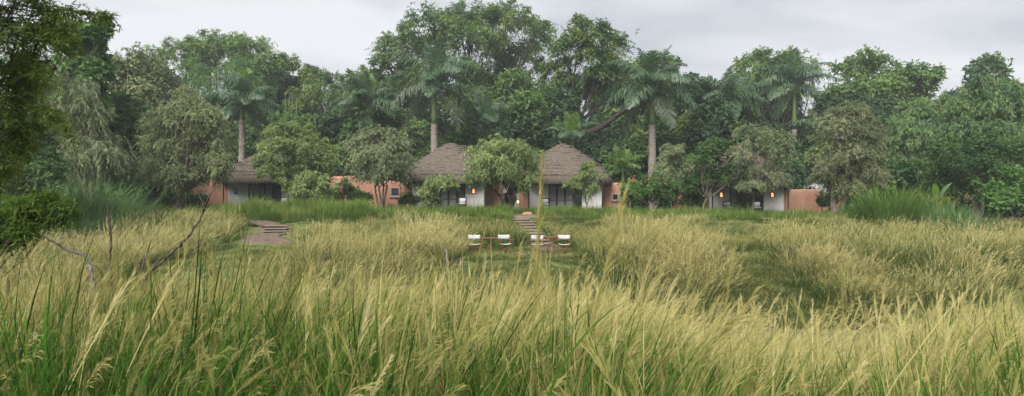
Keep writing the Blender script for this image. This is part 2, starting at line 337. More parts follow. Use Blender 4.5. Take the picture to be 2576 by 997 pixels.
def cottage(Xc, Yc, label, mirror=1, lights=(-1, 1), hatch=False, open_door=False, Rr=4.05, Hh=3.1, rot=0.0, seed=1):
    rs = np.random.default_rng(seed)
    zg = float(H(Xc, Yc - 3)) + .02
    root = empty('thatched_cottage', (Xc, Yc, zg), rot)
    tag(root, label, 'cottage', 'round thatched cottages in a row')
    EV = 2.42; hw = 2.95; fy = -2.7                          # eave height, half width, front wall
    MB().box((0, -.35, .02), (7.3, 7.3, .42), bev=.06).build('plinth', M['stone'], root)
    # walls: two front pieces beside the glazing, sides and back
    g0, g1 = -1.35 * 1.0, 1.35
    for x0, x1 in ((-hw, g0), (g1, hw)):
        MB().box(((x0 + x1) / 2, fy + .14, .23 + 1.2), (x1 - x0, .28, 2.4), bev=.03).build('wall', M['plaster'], root)
    for s in (-1, 1):
        MB().box((s * (hw - .14), .15, 1.43), (.28, 5.38, 2.4), bev=.03).build('wall', M['adobe'], root)
    MB().box((0, 2.9, 1.43), (2 * hw - .58, .28, 2.4)).build('wall', M['adobe'], root)
    MB().box((0, .1, 2.6), (2 * hw + .1, 5.9, .16)).build('ceiling_deck', M['dark_wood'], root)
    MB().box((0, fy + .14, 2.42), (g1 - g0, .2, .42)).build('lintel', M['dark_wood'], root)
    # four glazed door leaves
    n = 4; pw = (g1 - g0) / n
    for k in range(n):
        x = g0 + pw * (k + .5)
        m = MB()
        for sx in (-1, 1): m.box((sx * (pw / 2 - .045), 0, 1.0), (.085, .07, 2.0))
        m.box((0, 0, .05), (pw - .18, .068, .1)); m.box((0, 0, 1.96), (pw - .18, .068, .08)); m.box((0, 0, .75), (pw - .18, .06, .06))
        d = m.build('glazed_door', M['dark_wood'], root, loc=(x, fy + .12, .23))
        MB().box((0, .015, 1.0), (pw - .17, .012, 1.84)).build('pane', M['glass_dark'] if (open_door and k in (1, 2, 3)) or (not open_door and k == 3) else M['curtain'], d)
    for lx in lights: lantern(root, lx * 2.02, fy - .004, 1.43)
    if hatch:
        h = MB().box((0, 0, 0), (.3, .05, .42)).build('hatch_window', M['dark_wood'], root, loc=(-2.3, fy - .022, 1.62))
        MB().box((0, -.03, 0), (.2, .012, .32)).build('pane', M['glass_dark'], h)
    for s in (-1, 1):
        MB().tube([(s * hw, fy - .85, .2), (s * hw, fy - .85, 2.72)], .055, 8).build('veranda_post', M['black_metal'], root)
    MB().box((0, fy - .85, 2.6), (2 * hw + .5, .12, .14)).build('eave_beam', M['dark_wood'], root)
    # roof shell and its thatch courses
    ns = 56; m = MB(); tl = [0, .06, .12, .25, .38, .5, .62, .75, .87, 1.0]
    V = [roof_pt(2 * math.pi * k / ns, t, Rr - .1, Hh - .05, -.1) for t in tl for k in range(ns)]
    F = [(i * ns + k, i * ns + (k + 1) % ns, i * ns + ns + (k + 1) % ns, i * ns + ns + k) for i in range(len(tl) - 1) for k in range(ns)]
    V += [(0, 0, Hh - .12)]; F += [((len(tl) - 1) * ns + k, (len(tl) - 1) * ns + (k + 1) % ns, len(V) - 1) for k in range(ns)]
    b0 = len(V); V += [(v[0] * .93, v[1] * .93, -.3) for v in V[:ns]]; b1 = len(V); V += [(v[0] * .62, v[1] * .62, .45) for v in V[:ns]]
    F += [(k, b0 + k, b0 + (k + 1) % ns, (k + 1) % ns) for k in range(ns)] + [(b0 + k, b1 + k, b1 + (k + 1) % ns, b0 + (k + 1) % ns) for k in range(ns)]
    m.add(V, F)
    roof = m.build('roof', M['thatch_dark'], root, loc=(0, 0, EV + .12), smooth=True)
    NC = 17
    for c in range(NC):
        ts = [(c / NC) ** .95 * .985, ((c + 1.25) / NC) ** .95 * .985]; ts[1] = min(ts[1], .995)
        ph0 = rs.uniform(0, 1); m = MB(); V = []; ns2 = 88
        ph = [2 * math.pi * (k + ph0) / ns2 for k in range(ns2)]
        lift = .085 + rs.uniform(-.03, .03)
        wob = rs.normal(0, .05, ns2); wob = (wob + np.roll(wob, 1) + np.roll(wob, 2) + np.roll(wob, 3)) / 2.4
        for k in range(ns2):   # inner lip, lower lip, shoulder, tucked top
            j = wob[k] + rs.normal(0, .012)
            dz = (-.30 if c == 0 else -.06)
            p = roof_pt(ph[k], ts[0], Rr, Hh, .0); V.append((p[0] * .985, p[1] * .985, p[2] + dz + j * .8))
        for k in range(ns2):
            p = roof_pt(ph[k], ts[0], Rr, Hh, lift * .55 + (wob[k] * .8)); V.append((p[0], p[1], p[2] + (-.24 if c == 0 else -.05) + wob[k] * .9 + rs.normal(0, .03)))
        for k in range(ns2):
            p = roof_pt(ph[k], ts[0] * .8 + ts[1] * .2, Rr, Hh, lift + wob[k] * .5 + rs.normal(0, .008)); V.append(p)
        for k in range(ns2): V.append(roof_pt(ph[k], ts[1], Rr, Hh, .02 + rs.normal(0, .006)))
        F = [(i * ns2 + k, i * ns2 + (k + 1) % ns2, i * ns2 + ns2 + (k + 1) % ns2, i * ns2 + ns2 + k) for i in range(3) for k in range(ns2)]
        m.add(V, F).build('thatch_course', M['thatch'], roof, smooth=True)
    m = MB(); m.lathe([(Rr * .10, Hh * .955), (Rr * .085, Hh * .995), (Rr * .05, Hh * 1.012), (.01, Hh * 1.018)], n=20)
    m.build('ridge_cap', M['thatch'], roof, smooth=True)
    return root, zg
C1, z1 = cottage(-19.9, 57.6, 'thatched cottage with a dark wall hatch, mostly hidden behind the feathery tree on the left', lights=(), hatch=True, Hh=2.85, seed=11)
C2, z2 = cottage(-5.12, 57.8, 'thatched cottage left of the middle steps, with a lit niche beside a white cushioned chair', lights=(-1, 1), seed=12)
C3, z3 = cottage(4.3, 57.8, 'thatched cottage right of the middle steps, its bare roof peak in clear view', lights=(-1,), seed=13)
C4, z4 = cottage(18.6, 56.8, 'low thatched cottage at the right with two lit niches and dark glass doors', lights=(-1, 1), open_door=True, seed=14)

# ------------------------------------------------------------------ earthen garden walls
def noisy_wall(x0, x1, Y, ztop, zbot, th, rs, top=None):
    """slab with a softly rounded, uneven top; top = optional list of (frac, dz)"""
    n = max(4, int((x1 - x0) / .25)); V = []; F = []
    prof = [(-th / 2, 0), (-th / 2, .35), (-th / 2, .7), (-th / 2, .93), (-th / 2 * .75, .985), (0, 1.0), (th / 2 * .75, .985), (th / 2, .93), (th / 2, 0)]
    for i in range(n + 1):
        f = i / n; x = x0 + (x1 - x0) * f
        zt = ztop + (np.interp(f, *zip(*top)) if top else 0) + .03 * math.sin(x * 1.7 + Y)
        ei = .06 if i in (0, n) else 0
        for py, pz in prof:
            V.append((x, Y + py * (1 - ei) + rs.normal(0, .008), zbot + (zt - ei - zbot) * pz))
    k = len(prof)
    for i in range(n):
        for j in range(k - 1): F.append((i * k + j, (i + 1) * k + j, (i + 1) * k + j + 1, i * k + j + 1))
    F.append(tuple(range(k))); F.append(tuple(range(n * k + k - 1, n * k - 1, -1)))
    return V, F
def earth_wall(pxa, pxb, ytop, Y, label, win=None, top=None, th=.42, bright=False, name='garden_wall'):
    rs = np.random.default_rng(int(pxa * 7 + Y))
    x0, x1 = XX(pxa, Y), XX(pxb, Y); xm = (x0 + x1) / 2; zt = W(0, ytop, Y)[2]; zb = float(H(xm, Y)) - .15
    root = empty(name, (xm, Y, zb)); tag(root, label, 'wall', 'terracotta garden walls')
    V, F = noisy_wall(x0 - xm, x1 - xm, 0, zt - zb, 0, th, rs, top)
    MB().add(V, F).build('wall', M['adobe'], root, smooth=True)
    if win:
        a0, a1, b0, b1, white = win
        wx = XX((a0 + a1) / 2, Y) - xm; ww = XX(a1, Y) - XX(a0, Y); wz0 = W(0, b1, Y)[2] - zb; wz1 = W(0, b0, Y)[2] - zb; wh = wz1 - wz0
        fr = .11; m = MB(); y = -th / 2 - .015
        for s in (-1, 1): m.box((s * (ww / 2 + fr / 2), 0, wh / 2), (fr, .1, wh + 2 * fr))
        m.box((0, 0, -fr / 2), (ww, .098, fr)); m.box((0, 0, wh + fr / 2), (ww, .098, fr))
        wo = m.build('window', M['white_paint'] if white else M['frame_pale'], root, loc=(wx, y, wz0))
        MB().box((0, .005, wh / 2), (ww, .03, wh)).build('pane', M['curtain'] if white else M['glass_dark'], wo)
        if white:
            MB().box((ww * .18, -.02, wh / 2), (ww * .6, .02, wh * .96)).build('shutter', M['white_paint'], wo)
        else:
            for q in range(1, 4): MB().box((-ww / 2 + ww * q / 4, -.015, wh / 2), (.02, .02, wh)).build('bar', M['black_metal'], wo)
            for q in range(1, 3): MB().box((0, -.016, wh * q / 3), (ww, .016, .02)).build('bar', M['black_metal'], wo)
        MB().box((0, -.045, -fr - .02), (ww + 2 * fr + .1, .16, .05)).build('sill', M['frame_pale'], wo)
    return root
earth_wall(370, 436, 450, 57.5, 'short terracotta wall glimpsed behind the round olive tree trunk')
earth_wall(488, 600, 450, 55.5, 'terracotta wall with a white shuttered window left of the hatch cottage', win=(579, 592, 466, 485, True), top=[(0, -.02), (.3, 0), (.55, 0), (.63, -.13), (1, -.16)])
earth_wall(828, 908, 443, 58.6, 'tall terracotta wall with a dark slot, behind the square gate pillar', win=(846, 866, 461, 468, False))
earth_wall(906, 1042, 455, 56.5, 'long terracotta wall with a barred square window between two cottages', win=(986, 1004, 474, 492, False), top=[(0, .05), (.62, 0), (.72, -.12), (1, -.2)])
earth_wall(1216, 1262, 455, 57.2, 'terracotta wall beside the white corner of the cottage left of the steps', th=.5)
earth_wall(1306, 1337, 448, 56.2, 'terracotta entrance wall with a hanging hook, right of the dark doorway', th=.5)
earth_wall(1516, 1566, 460, 56.6, 'terracotta wall with a small barred window beside the bare-peaked cottage', win=(1541, 1553, 489, 502, False))
earth_wall(1690, 1742, 466, 57.6, 'terracotta wall in shade beside the potted plant')
earth_wall(1934, 2068, 476, 54.6, 'broad plain terracotta wall with one dark window at the right cottage', win=(1946, 1958, 489, 506, False), top=[(0, .04), (.1, 0), (1, -.05)])
earth_wall(2092, 2124, 474, 57.0, 'terracotta wall end showing right of the brown olive tree')
# pillar by the gate
def pillar(px, pw, ytop, Y, label):
    z0 = float(H(XX(px, Y), Y)); h = W(0, ytop, Y)[2] - z0
    r = empty('gate_pillar', (XX(px, Y), Y, z0 - .1)); tag(r, label, 'pillar')
    ww = pw / FD * Y
    MB().box((0, 0, h / 2), (ww, ww, h + .2), bev=.06).build('shaft', M['adobe'], r)
    MB().box((0, 0, h + .1), (ww * .86, ww * .86, .1), bev=.04).build('cap', M['adobe'], r)
pillar(856, 14, 471, 53.5, 'square terracotta gate pillar with rounded top in the garden shrubs')
pillar(1699, 10, 480, 53.0, 'thin terracotta pillar at the edge of the red-flowered bush')

# ------------------------------------------------------------------ curtained doorway between the middle cottages
Yd = 57.4
dw = empty('curtained_doorway', (XX(1284, Yd), Yd, float(H(0, Yd))))
tag(dw, 'dark doorway with pale tied-back drapes between the two middle cottages', 'doorway')
MB().box((0, .5, 1.3), (1.65, .3, 2.7)).build('doorway_shade_slab', M['glass_dark'], dw)  # solid near-black slab; the shade inside the doorway is put into its colour
MB().box((0, .2, 2.6), (1.9, .5, .25)).build('lintel', M['dark_wood'], dw)
for s, sp in ((-1, .75), (1, .75)):
    V = []; F = []; nu, nv = 14, 9
    for j in range(nv):
        t = j / (nv - 1); z = 2.45 * (1 - t); tie = math.exp(-((t - .55) / .22) ** 2)
        wdt = .72 * (1 - .62 * tie) * (1 if t < .55 else .8)
        for i in range(nu):
            u = i / (nu - 1); x = s * (.8 - u * wdt); V.append((x, .05 * math.sin(u * 26) - .02, z))
    F = [(j * nu + i, j * nu + i + 1, (j + 1) * nu + i + 1, (j + 1) * nu + i) for j in range(nv - 1) for i in range(nu - 1)]
    n0 = len(V); V += [(v[0], v[1] + .03, v[2]) for v in V]; F += [tuple(n0 + q for q in f[::-1]) for f in F]
    MB().add(V, F).build('drape', M['drape'], dw, smooth=True)
hk = MB().tube([(XX(1318, 55.9), 55.9, z3 + 1.75), (XX(1320, 55.9), 55.86, z3 + 1.55), (XX(1318, 55.9), 55.86, z3 + 1.3), (XX(1316, 55.9), 55.87, z3 + 1.42)], [.03, .05, .05, .02], 6)
tag(hk.build('wall_hook', M['dark_wood']), 'dark curved hook hanging on the terracotta entrance wall', 'hook')
pl_ = W(1303, 508, 53.8)
lr = empty('path_lantern', (pl_[0], 53.8, float(H(pl_[0], 53.8)))); hz_ = pl_[2] - lr.location.z
MB().tube([(0, 0, -.1), (0, 0, hz_ - .1)], .025, 6).build('post', M['black_metal'], lr)
MB().lathe([(.05, -.1), (.07, -.06), (.07, .07), (.045, .1)], (0, 0, hz_), 12).build('lamp_glow', M['lamp_yellow'], lr)
MB().lathe([(.11, .1), (.02, .19)], (0, 0, hz_), 12).build('lamp_cap', M['black_metal'], lr)
tag(lr, 'small lit path lantern glowing yellow beside the doorway', 'lantern')

# ------------------------------------------------------------------ stairs
def slab(parent, cx, cy, z, wd, dp, th, rz, mat, name='step'):
    o = MB().box((0, 0, -th / 2), (wd, dp, th), bev=.02).build(name, mat, parent, loc=(cx, cy, z), rot=(random.uniform(-.01, .01), random.uniform(-.015, .015), rz + random.uniform(-.02, .02)))
    return o
st = empty('stone_stairway', (1.5, 36.6, float(H(1.5, 36.6)))); tag(st, 'wide shallow stone steps climbing from the chairs to the middle doorway', 'stairway')
NS = 9
for k in range(NS):
    t = k / (NS - 1); y = 36.9 + t * 7.6; x = 1.62 - t * 1.02
    z = 1.50 + t * 1.02
    slab(st, x - 1.5, y - 36.6, z - st.location.z, 1.12, .62, .10, 0, M['timber_step'])
    MB().box((0, .25, -.26), (1.0, .2, .34)).build('riser', M['earth'], st, loc=(x - 1.5, y - 36.6, z - st.location.z))
slab(st, XX(1322, 45.6) - 1.5, 45.5 - 36.6, 2.64 - st.location.z, 1.55, 1.3, .14, .12, M['timber_step'], 'landing')
rw = empty('retaining_wall', (XX(1326, 48.5), 48.5, 2.5)); tag(rw, 'low terracotta kerb wall at the top of the middle steps', 'wall')
V, F = noisy_wall(-.35, .35, 0, .34, -.1, .35, rng); MB().add(V, F).build('wall', M['adobe'], rw, smooth=True)

lst = empty('stone_stairway', (-12.3, 37.5, float(H(-12.3, 37.5)))); tag(lst, 'four low wooden steps with a ramp on the bare bank at the left', 'stairway')
def rel(p): return Vector(p) - lst.location
for k in range(4):
    y = 37.15 + .38 * k; x = XX(697, 37.6) - k * .08; z = 1.98 + k * .13
    slab(lst, *rel((x, y, z)), 1.25, .44, .06, .03, M['timber_step'])
    MB().box((0, -.13, -.16), (1.12, .08, .2)).build('riser', M['dark_wood'], lst, loc=rel((x, y, z)))
ramp_p = [W(692, 566, 38.9), W(664, 559, 39.7), W(640, 553, 40.5), W(612, 545, 41.6), W(588, 540, 42.6)]
for i in range(len(ramp_p) - 1):
    p, q = Vector(ramp_p[i]), Vector(ramp_p[i + 1]); d = q - p
    m = MB(); mid = (p + q) / 2; ax = math.atan2(d.y, d.x)
    o = m.box((0, 0, -.06), (d.length * .99, 1.25, .12), bev=.02).build('ramp_slab', M['earth'], lst, loc=rel(mid), rot=(0, -math.asin(d.z / d.length), ax))
# beaten earth below the steps
def patch(name, poly, mat, label, lift=.03, thick=.25, n=22):
    poly = np.array(poly); c = poly.mean(0); V = []; k = 48
    idx = np.linspace(0, len(poly), k, endpoint=False); i0 = idx.astype(int); f = (idx - i0)[:, None]
    ring = poly[i0] * (1 - f) + poly[(i0 + 1) % len(poly)] * f
    ring = (ring + np.roll(ring, 1, 0) + np.roll(ring, -1, 0)) / 3 + rng.normal(0, .04, ring.shape)
    lv = [1, .97, .75, .5, .25]
    for a_ in lv:
        q = c + (ring - c) * a_
        for p in q: V.append((p[0], p[1], float(H(p[0], p[1])) + (lift if a_ < 1 else -thick) + rng.normal(0, .006)))
    V.append((c[0], c[1], float(H(*c)) + lift)); F = []
    for j in range(len(lv) - 1):
        for q in range(k): F.append((j * k + q, j * k + (q + 1) % k, j * k + k + (q + 1) % k, j * k + k + q))
    j = len(lv) - 1; F += [(j * k + q, j * k + (q + 1) % k, len(V) - 1) for q in range(k)]
    o = MB().add(V, F).build(name, mat, smooth=True); tag(o, label, kind='structure'); return o
pp = lambda px, Y: (XX(px, Y), Y)
patch('path', [pp(612, 36.3), pp(640, 37.3), pp(690, 37.4), pp(725, 36.9), pp(700, 36.2), pp(752, 34.9), pp(700, 34.4), pp(640, 34.2), pp(605, 34.9)], M['earth'], 'bare reddish earth path below the wooden steps', lift=.07)
patch('bare_bank', [pp(648, 39.4), pp(690, 38.6), pp(735, 38.4), pp(740, 37.2), pp(700, 37.5), pp(655, 37.2)], M['earth'], 'bare brown earth beside the wooden steps', lift=.05)
patch('terrace_path', [(-1.4, 32.7), (0, 32.5), (1.6, 32.4), (3.0, 32.9), (2.9, 34.2), (2.3, 36.4), (1.0, 36.5), (-.2, 34.4), (-1.3, 33.9)], M['earth'], 'worn earth under the canvas chairs', lift=.05)
# ------------------------------------------------------------------ folding canvas chairs and tables on the river terrace
def copy_tree(o, parent=None):
    c = o.copy(); COL.objects.link(c); c.parent = parent
    for ch in list(o.children): copy_tree(ch, c)
    return c
def director_chair():
    r = empty('folding_chair'); wd = .56; d = .42; wo = M['red_wood']
    for s in (-1, 1):
        MB().bar((s * wd / 2, d / 2, .42), (s * wd / 2, d / 2 + .05, .86), .032, .026).build('back_post', wo, r)
        MB().box((s * (wd / 2 + .012), -.02, .63), (.055, .52, .025), bev=.008).build('armrest', wo, r)
        MB().bar((s * wd / 2, -d / 2 + .02, .44), (s * wd / 2, -d / 2 + .02, .62), .03).build('arm_post', wo, r)
        MB().box((s * wd / 2, 0, .43), (.034, d + .08, .034)).build('seat_rail', wo, r)
        MB().box((s * (wd / 2 - .01), 0, .018), (.036, d + .1, .036)).build('foot_rail', wo, r)
    for y in (-d / 2 + .03, d / 2 - .03):
        MB().bar((-wd / 2, y, .035), (wd / 2, y + .002, .42), .03, .022).build('leg', wo, r)
        MB().bar((wd / 2, y + .028, .035), (-wd / 2, y + .03, .42), .03, .022).build('leg', wo, r)
    def sheet(fn, nu, nv, th):
        V = [fn(i / nu, j / nv) for j in range(nv + 1) for i in range(nu + 1)]; k = len(V); w_ = nu + 1
        V2 = [(x, y + th[1], z + th[2]) for x, y, z in V]
        F = [(j * w_ + i, j * w_ + i + 1, (j + 1) * w_ + i + 1, (j + 1) * w_ + i) for j in range(nv) for i in range(nu)]
        B = [tuple(k + q for q in f[::-1]) for f in F]
        edge = [i for i in range(w_)] + [(j + 1) * w_ - 1 for j in range(1, nv + 1)] + [nv * w_ + i for i in range(nu - 1, -1, -1)] + [j * w_ for j in range(nv - 1, 0, -1)]
        E = [(edge[q], k + edge[q], k + edge[(q + 1) % len(edge)], edge[(q + 1) % len(edge)]) for q in range(len(edge))]
        return MB().add(V + V2, F + B + E)
    sheet(lambda u, v: ((u - .5) * (wd + .03), d / 2 + .012 + .035 * math.sin(u * math.pi) + .05 * v * .4, .665 + v * .2 - .012 * math.sin(u * math.pi)), 10, 3, (0, .012, 0)).build('back_canvas', M['canvas'], r, smooth=True)
    sheet(lambda u, v: ((u - .5) * (wd - .01), -d / 2 + v * d, .452 - .035 * math.sin(u * math.pi)), 10, 4, (0, 0, -.012)).build('seat_canvas', M['canvas'], r, smooth=True)
    return r
def folding_table():
    r = empty('folding_table'); wo = M['red_wood']
    for k in range(7):
        MB().box((0, -.24 + .08 * k, .715), (.74, .07, .026), bev=.006).build('slat', wo, r)
    for s in (-1, 1): MB().box((s * .3, 0, .69), (.04, .52, .024)).build('batten', wo, r)
    for y in (-.18, .15):
        MB().bar((-.27, y, 0), (.27, y, .68), .045, .03).build('leg', wo, r)
        MB().bar((.27, y + .034, 0), (-.27, y + .034, .68), .045, .03).build('leg', wo, r)
    MB().box((.0, -.01, .345), (.03, .34, .03)).build('stretcher', wo, r)
    return r
def on_ground(o, x, y, rz=0, dz=.09): o.location = (x, y, float(H(x, y)) + dz); o.rotation_euler = (0, 0, rz)
ch = director_chair()
for k, (px, Yc_, rz, lab) in enumerate(((1193, 33.0, .05, 'white canvas folding chair at the far left of the terrace, left of the open table'),
                                     (1270, 33.1, .22, 'white canvas folding chair just right of the left folding table'),
                                     (1352, 32.9, .0, 'white canvas folding chair at the foot of the stone steps'),
                                     (1419, 33.0, -.05, 'white canvas folding chair at the far right of the terrace'))):
    o = ch if k == 0 else copy_tree(ch)
    on_ground(o, XX(px, Yc_), Yc_, rz); tag(o, lab, 'chair', 'canvas chairs on the river terrace')
tb = folding_table()
on_ground(tb, XX(1232, 33.2), 33.2, .04); tag(tb, 'wooden folding table with crossed legs between the two left chairs', 'table', 'folding tables on the river terrace')
t2 = copy_tree(tb); on_ground(t2, XX(1386, 33.5), 33.5, -.03); tag(t2, 'wooden folding table with crossed legs between the two right chairs', 'table', 'folding tables on the river terrace')

# ------------------------------------------------------------------ veranda chairs
def armchair():
    r = empty('veranda_chair'); wo = M['dark_wood']
    for sx in (-1, 1):
        MB().box((sx * .3, -.27, .3), (.05, .05, .6)).build('leg', wo, r)
        MB().bar((sx * .3, .27, 0), (sx * .3, .34, .92), .05).build('leg', wo, r)
        MB().box((sx * .3, 0, .62), (.07, .6, .04)).build('armrest', wo, r)
    MB().box((0, 0, .34), (.55, .52, .06)).build('seat', wo, r)
    MB().box((0, .33, .87), (.55, .04, .1)).build('top_rail', wo, r)
    MB().box((0, .3, .6), (.55, .03, .08)).build('back_rail', wo, r)
    MB().box((0, -.01, .42), (.53, .5, .11), bev=.04).build('seat_cushion', M['canvas'], r, smooth=True)
    MB().box((0, .2, .66), (.5, .12, .38), bev=.05).build('back_cushion', M['canvas'], r, smooth=True)
    return r
ac = armchair()
for k, (px, Ya, z, rz, lab) in enumerate(((715, 53.9, z1, .1, 'dark wooden chair with white cushion on the hatch cottage veranda'),
                                     (1163, 54.0, z2, -.05, 'dark wooden chair with white cushion below the lit niche, left middle cottage'),
                                     (1372, 54.0, z3, .08, 'dark wooden chair with white cushion near the glazed doors of the bare-peaked cottage'),
                                     (1832, 53.1, z4, .1, 'dark wooden chair with white cushion left of the dark glass doors'),
                                     (1905, 53.1, z4, -.1, 'dark wooden chair with white cushion under the rightmost lit niche'))):
    o = ac if k == 0 else copy_tree(ac)
    o.location = (XX(px, Ya), Ya, z + .235); o.rotation_euler = (0, 0, rz); tag(o, lab, 'chair', 'cushioned veranda chairs')

# roof tank and pipe behind the right wall
tk = empty('water_tank', (XX(2062, 57), 57.0, float(H(XX(2062, 57), 57)))); zt = W(0, 464, 57)[2] - tk.location.z
tag(tk, 'white box-shaped water tank with a short pipe behind the broad terracotta wall', 'tank')
MB().box((.05, 0, zt / 2 + .6), (1.1, .9, zt - 1.2), bev=.04).build('tank_body', M['white_paint'], tk)
MB().box((.05, 0, .6), (.9, .8, 1.22)).build('stand', M['adobe'], tk)
MB().tube([(-.5, -.2, zt - .12), (-1.05, -.2, zt - .14), (-1.07, -.2, zt - .3)], .04, 8).build('pipe', M['white_paint'], tk)
MB().box((-.55, -.2, zt - .1), (.09, .3, .34)).build('bracket', M['white_paint'], tk)
vp = empty('vent_pipe', (XX(509, 58), 58.0, float(H(XX(509, 58), 58)))); zt = W(0, 438, 58)[2] - vp.location.z
MB().tube([(0, 0, 0), (0, 0, zt)], .05, 8).build('upright', M['white_paint'], vp)
MB().tube([(.05, 0, zt - .08), (.42, 0, zt - .08)], .035, 8).build('elbow', M['white_paint'], vp)
tag(vp, 'thin white vent pipe poking above the leftmost windowed wall', 'pipe')

# ------------------------------------------------------------------ dead sticks in the grass
def stick(name, pts, rad, mat, label, cat='branch', twigs=()):
    P = np.array([W(*p) for p in pts]); g = P[0] + (P[0] - P[1]) * np.array((.35, .35, 0)); g[2] = float(H(g[0], g[1])) - .1; P = np.concatenate((g[None], P)) if P[0][2] > g[2] + .1 else P
    k = 4 * len(P); t = np.linspace(0, len(P) - 1, k); i0 = np.minimum(t.astype(int), len(P) - 2); f = (t - i0)[:, None]
    Q = P[i0] * (1 - f) + P[i0 + 1] * f + rng.normal(0, rad * .22, (k, 3))
    r = np.linspace(rad, rad * .35, k) * rng.uniform(.8, 1.2, k)
    root = empty(name, Q[0]); tag(root, label, cat)
    MB().tube(Q - Q[0], r, 8).build('stem', mat, root, smooth=True)
    for tw in twigs:
        T = np.array([W(*p) for p in tw]); k2 = 8; t = np.linspace(0, len(T) - 1, k2); i0 = np.minimum(t.astype(int), len(T) - 2); f = (t - i0)[:, None]
        T = T[i0] * (1 - f) + T[i0 + 1] * f + rng.normal(0, rad * .12, (k2, 3))
        MB().tube(T - Q[0], np.linspace(rad * .5, rad * .18, k2), 6).build('twig', mat, root, smooth=True)
stick('dead_branch', [(283, 800, 11.2), (277, 660, 11.2), (279, 600, 11.2), (272, 540, 11.2), (268, 505, 11.2)], .028, M['dead_wood'], 'upright blackened stick standing in the tall grass on the left')
stick('dead_branch', [(330, 780, 11.8), (372, 688, 11.8), (430, 640, 11.8), (470, 600, 11.8), (500, 560, 11.8), (516, 520, 11.8)], .034, M['dead_wood'],
      'long dark dead branch slanting up to a forked tip', twigs=[[(514, 527, 11.8), (505, 500, 11.8), (494, 474, 11.8)], [(512, 532, 11.8), (521, 505, 11.75), (531, 484, 11.7)], [(520, 508, 11.75), (527, 494, 11.7), (536, 478, 11.9)]])
stick('dead_branch', [(352, 700, 12.5), (365, 650, 12.5), (372, 630, 12.5), (380, 603, 12.5)], .025, M['dead_wood'], 'short broken stick between the two taller dead branches')
stick('dead_branch', [(236, 720, 9.4), (230, 680, 9.4), (214, 642, 9.4), (170, 630, 9.3), (140, 612, 9.2), (104, 592, 9.1)], .028, M['pale_wood'], 'pale crooked dead branch below the overhanging boughs', twigs=[[(234, 700, 9.4), (215, 676, 9.4), (190, 680, 9.35)]])
stick('driftwood_stake', [(1128, 700, 30.0), (1124, 640, 30.0), (1119, 622, 30.0)], .07, M['pale_wood'], 'pale weathered stake on the bank left of the terrace', 'stake')
stick('driftwood_stake', [(1160, 700, 29.8), (1159, 662, 29.8), (1158, 650, 29.8)], .05, M['pale_wood'], 'short grey stump stake below the leftmost canvas chair', 'stake')
# ------------------------------------------------------------------ trees
def leaf_arrays(P, D, N, Ln, Wd, fold=.12):
    S = nrm(np.cross(D, N)); Nn = np.cross(S, D); Ln = Ln[:, None]; Wd = Wd[:, None]
    mid = P + D * Ln * .45
    V = np.stack((P, mid + S * Wd * .5 + Nn * Wd * fold, P + D * Ln - Nn * Ln * .06, mid - S * Wd * .5 + Nn * Wd * fold), 1)
    return V.reshape(-1, 3)
def crown_leaves(C, OUT, RC, sp, n_leaves, rs):
    """C clump centres, OUT outward direction, RC radius; twigs fan out of each clump and carry the leaves"""
    nc = len(C); lt = sp.get('per_twig', 9); nt = max(3, int(round(n_leaves / (nc * lt))))
    d = nrm(OUT[:, None] * sp.get('out', .7) + rs.normal(0, .62, (nc, nt, 3)) + np.array((0, 0, sp.get('up', .15))))
    Lt = RC[:, None] * rs.uniform(.55, 1.25, (nc, nt))
    st = C[:, None] + rs.normal(0, .33, (nc, nt, 3)) * RC[:, None, None]
    s = (np.arange(lt) + rs.uniform(0, 1, (nc, nt, lt))) / lt
    p = st[:, :, None] + d[:, :, None] * (s * Lt[..., None])[..., None]
    dr = sp.get('droop', .35)
    p[..., 2] -= dr * s ** 2 * Lt[..., None]
    tan = nrm(d[:, :, None] + np.stack((0 * s, 0 * s, -2 * dr * s), -1))
    side = nrm(np.cross(tan, rs.normal(0, .35, tan.shape) + np.array((0, 0, 1.))))
    sg = np.where(rs.random(s.shape) < .5, -1, 1)[..., None]
    D = nrm(tan * sp.get('along', .7) + side * sg * sp.get('side', .7) + rs.normal(0, .35, tan.shape) + np.array((0, 0, -sp.get('hang', .15))))
    N = nrm(rs.normal(0, .55, tan.shape) + np.array((0, 0, 1.)) + OUT[:, None, None] * .25)
    n = nc * nt * lt
    Ln = sp['len'] * rs.uniform(.65, 1.25, n); Wd = sp['wid'] * rs.uniform(.7, 1.2, n)
    V = leaf_arrays(p.reshape(-1, 3), D.reshape(-1, 3), N.reshape(-1, 3), Ln, Wd)
    tint = (.5 + (.16 * np.sin(C[:, 0] * .8 + 3 * np.sin(C[:, 2] * .6)) + rs.normal(0, .14, nc))[:, None, None] + rs.normal(0, .08, (nc, nt))[..., None] + rs.normal(0, .12, (nc, nt, lt))).ravel()
    F = np.arange(n * 4).reshape(n, 4)
    return V, F, np.clip(tint, 0, 1)
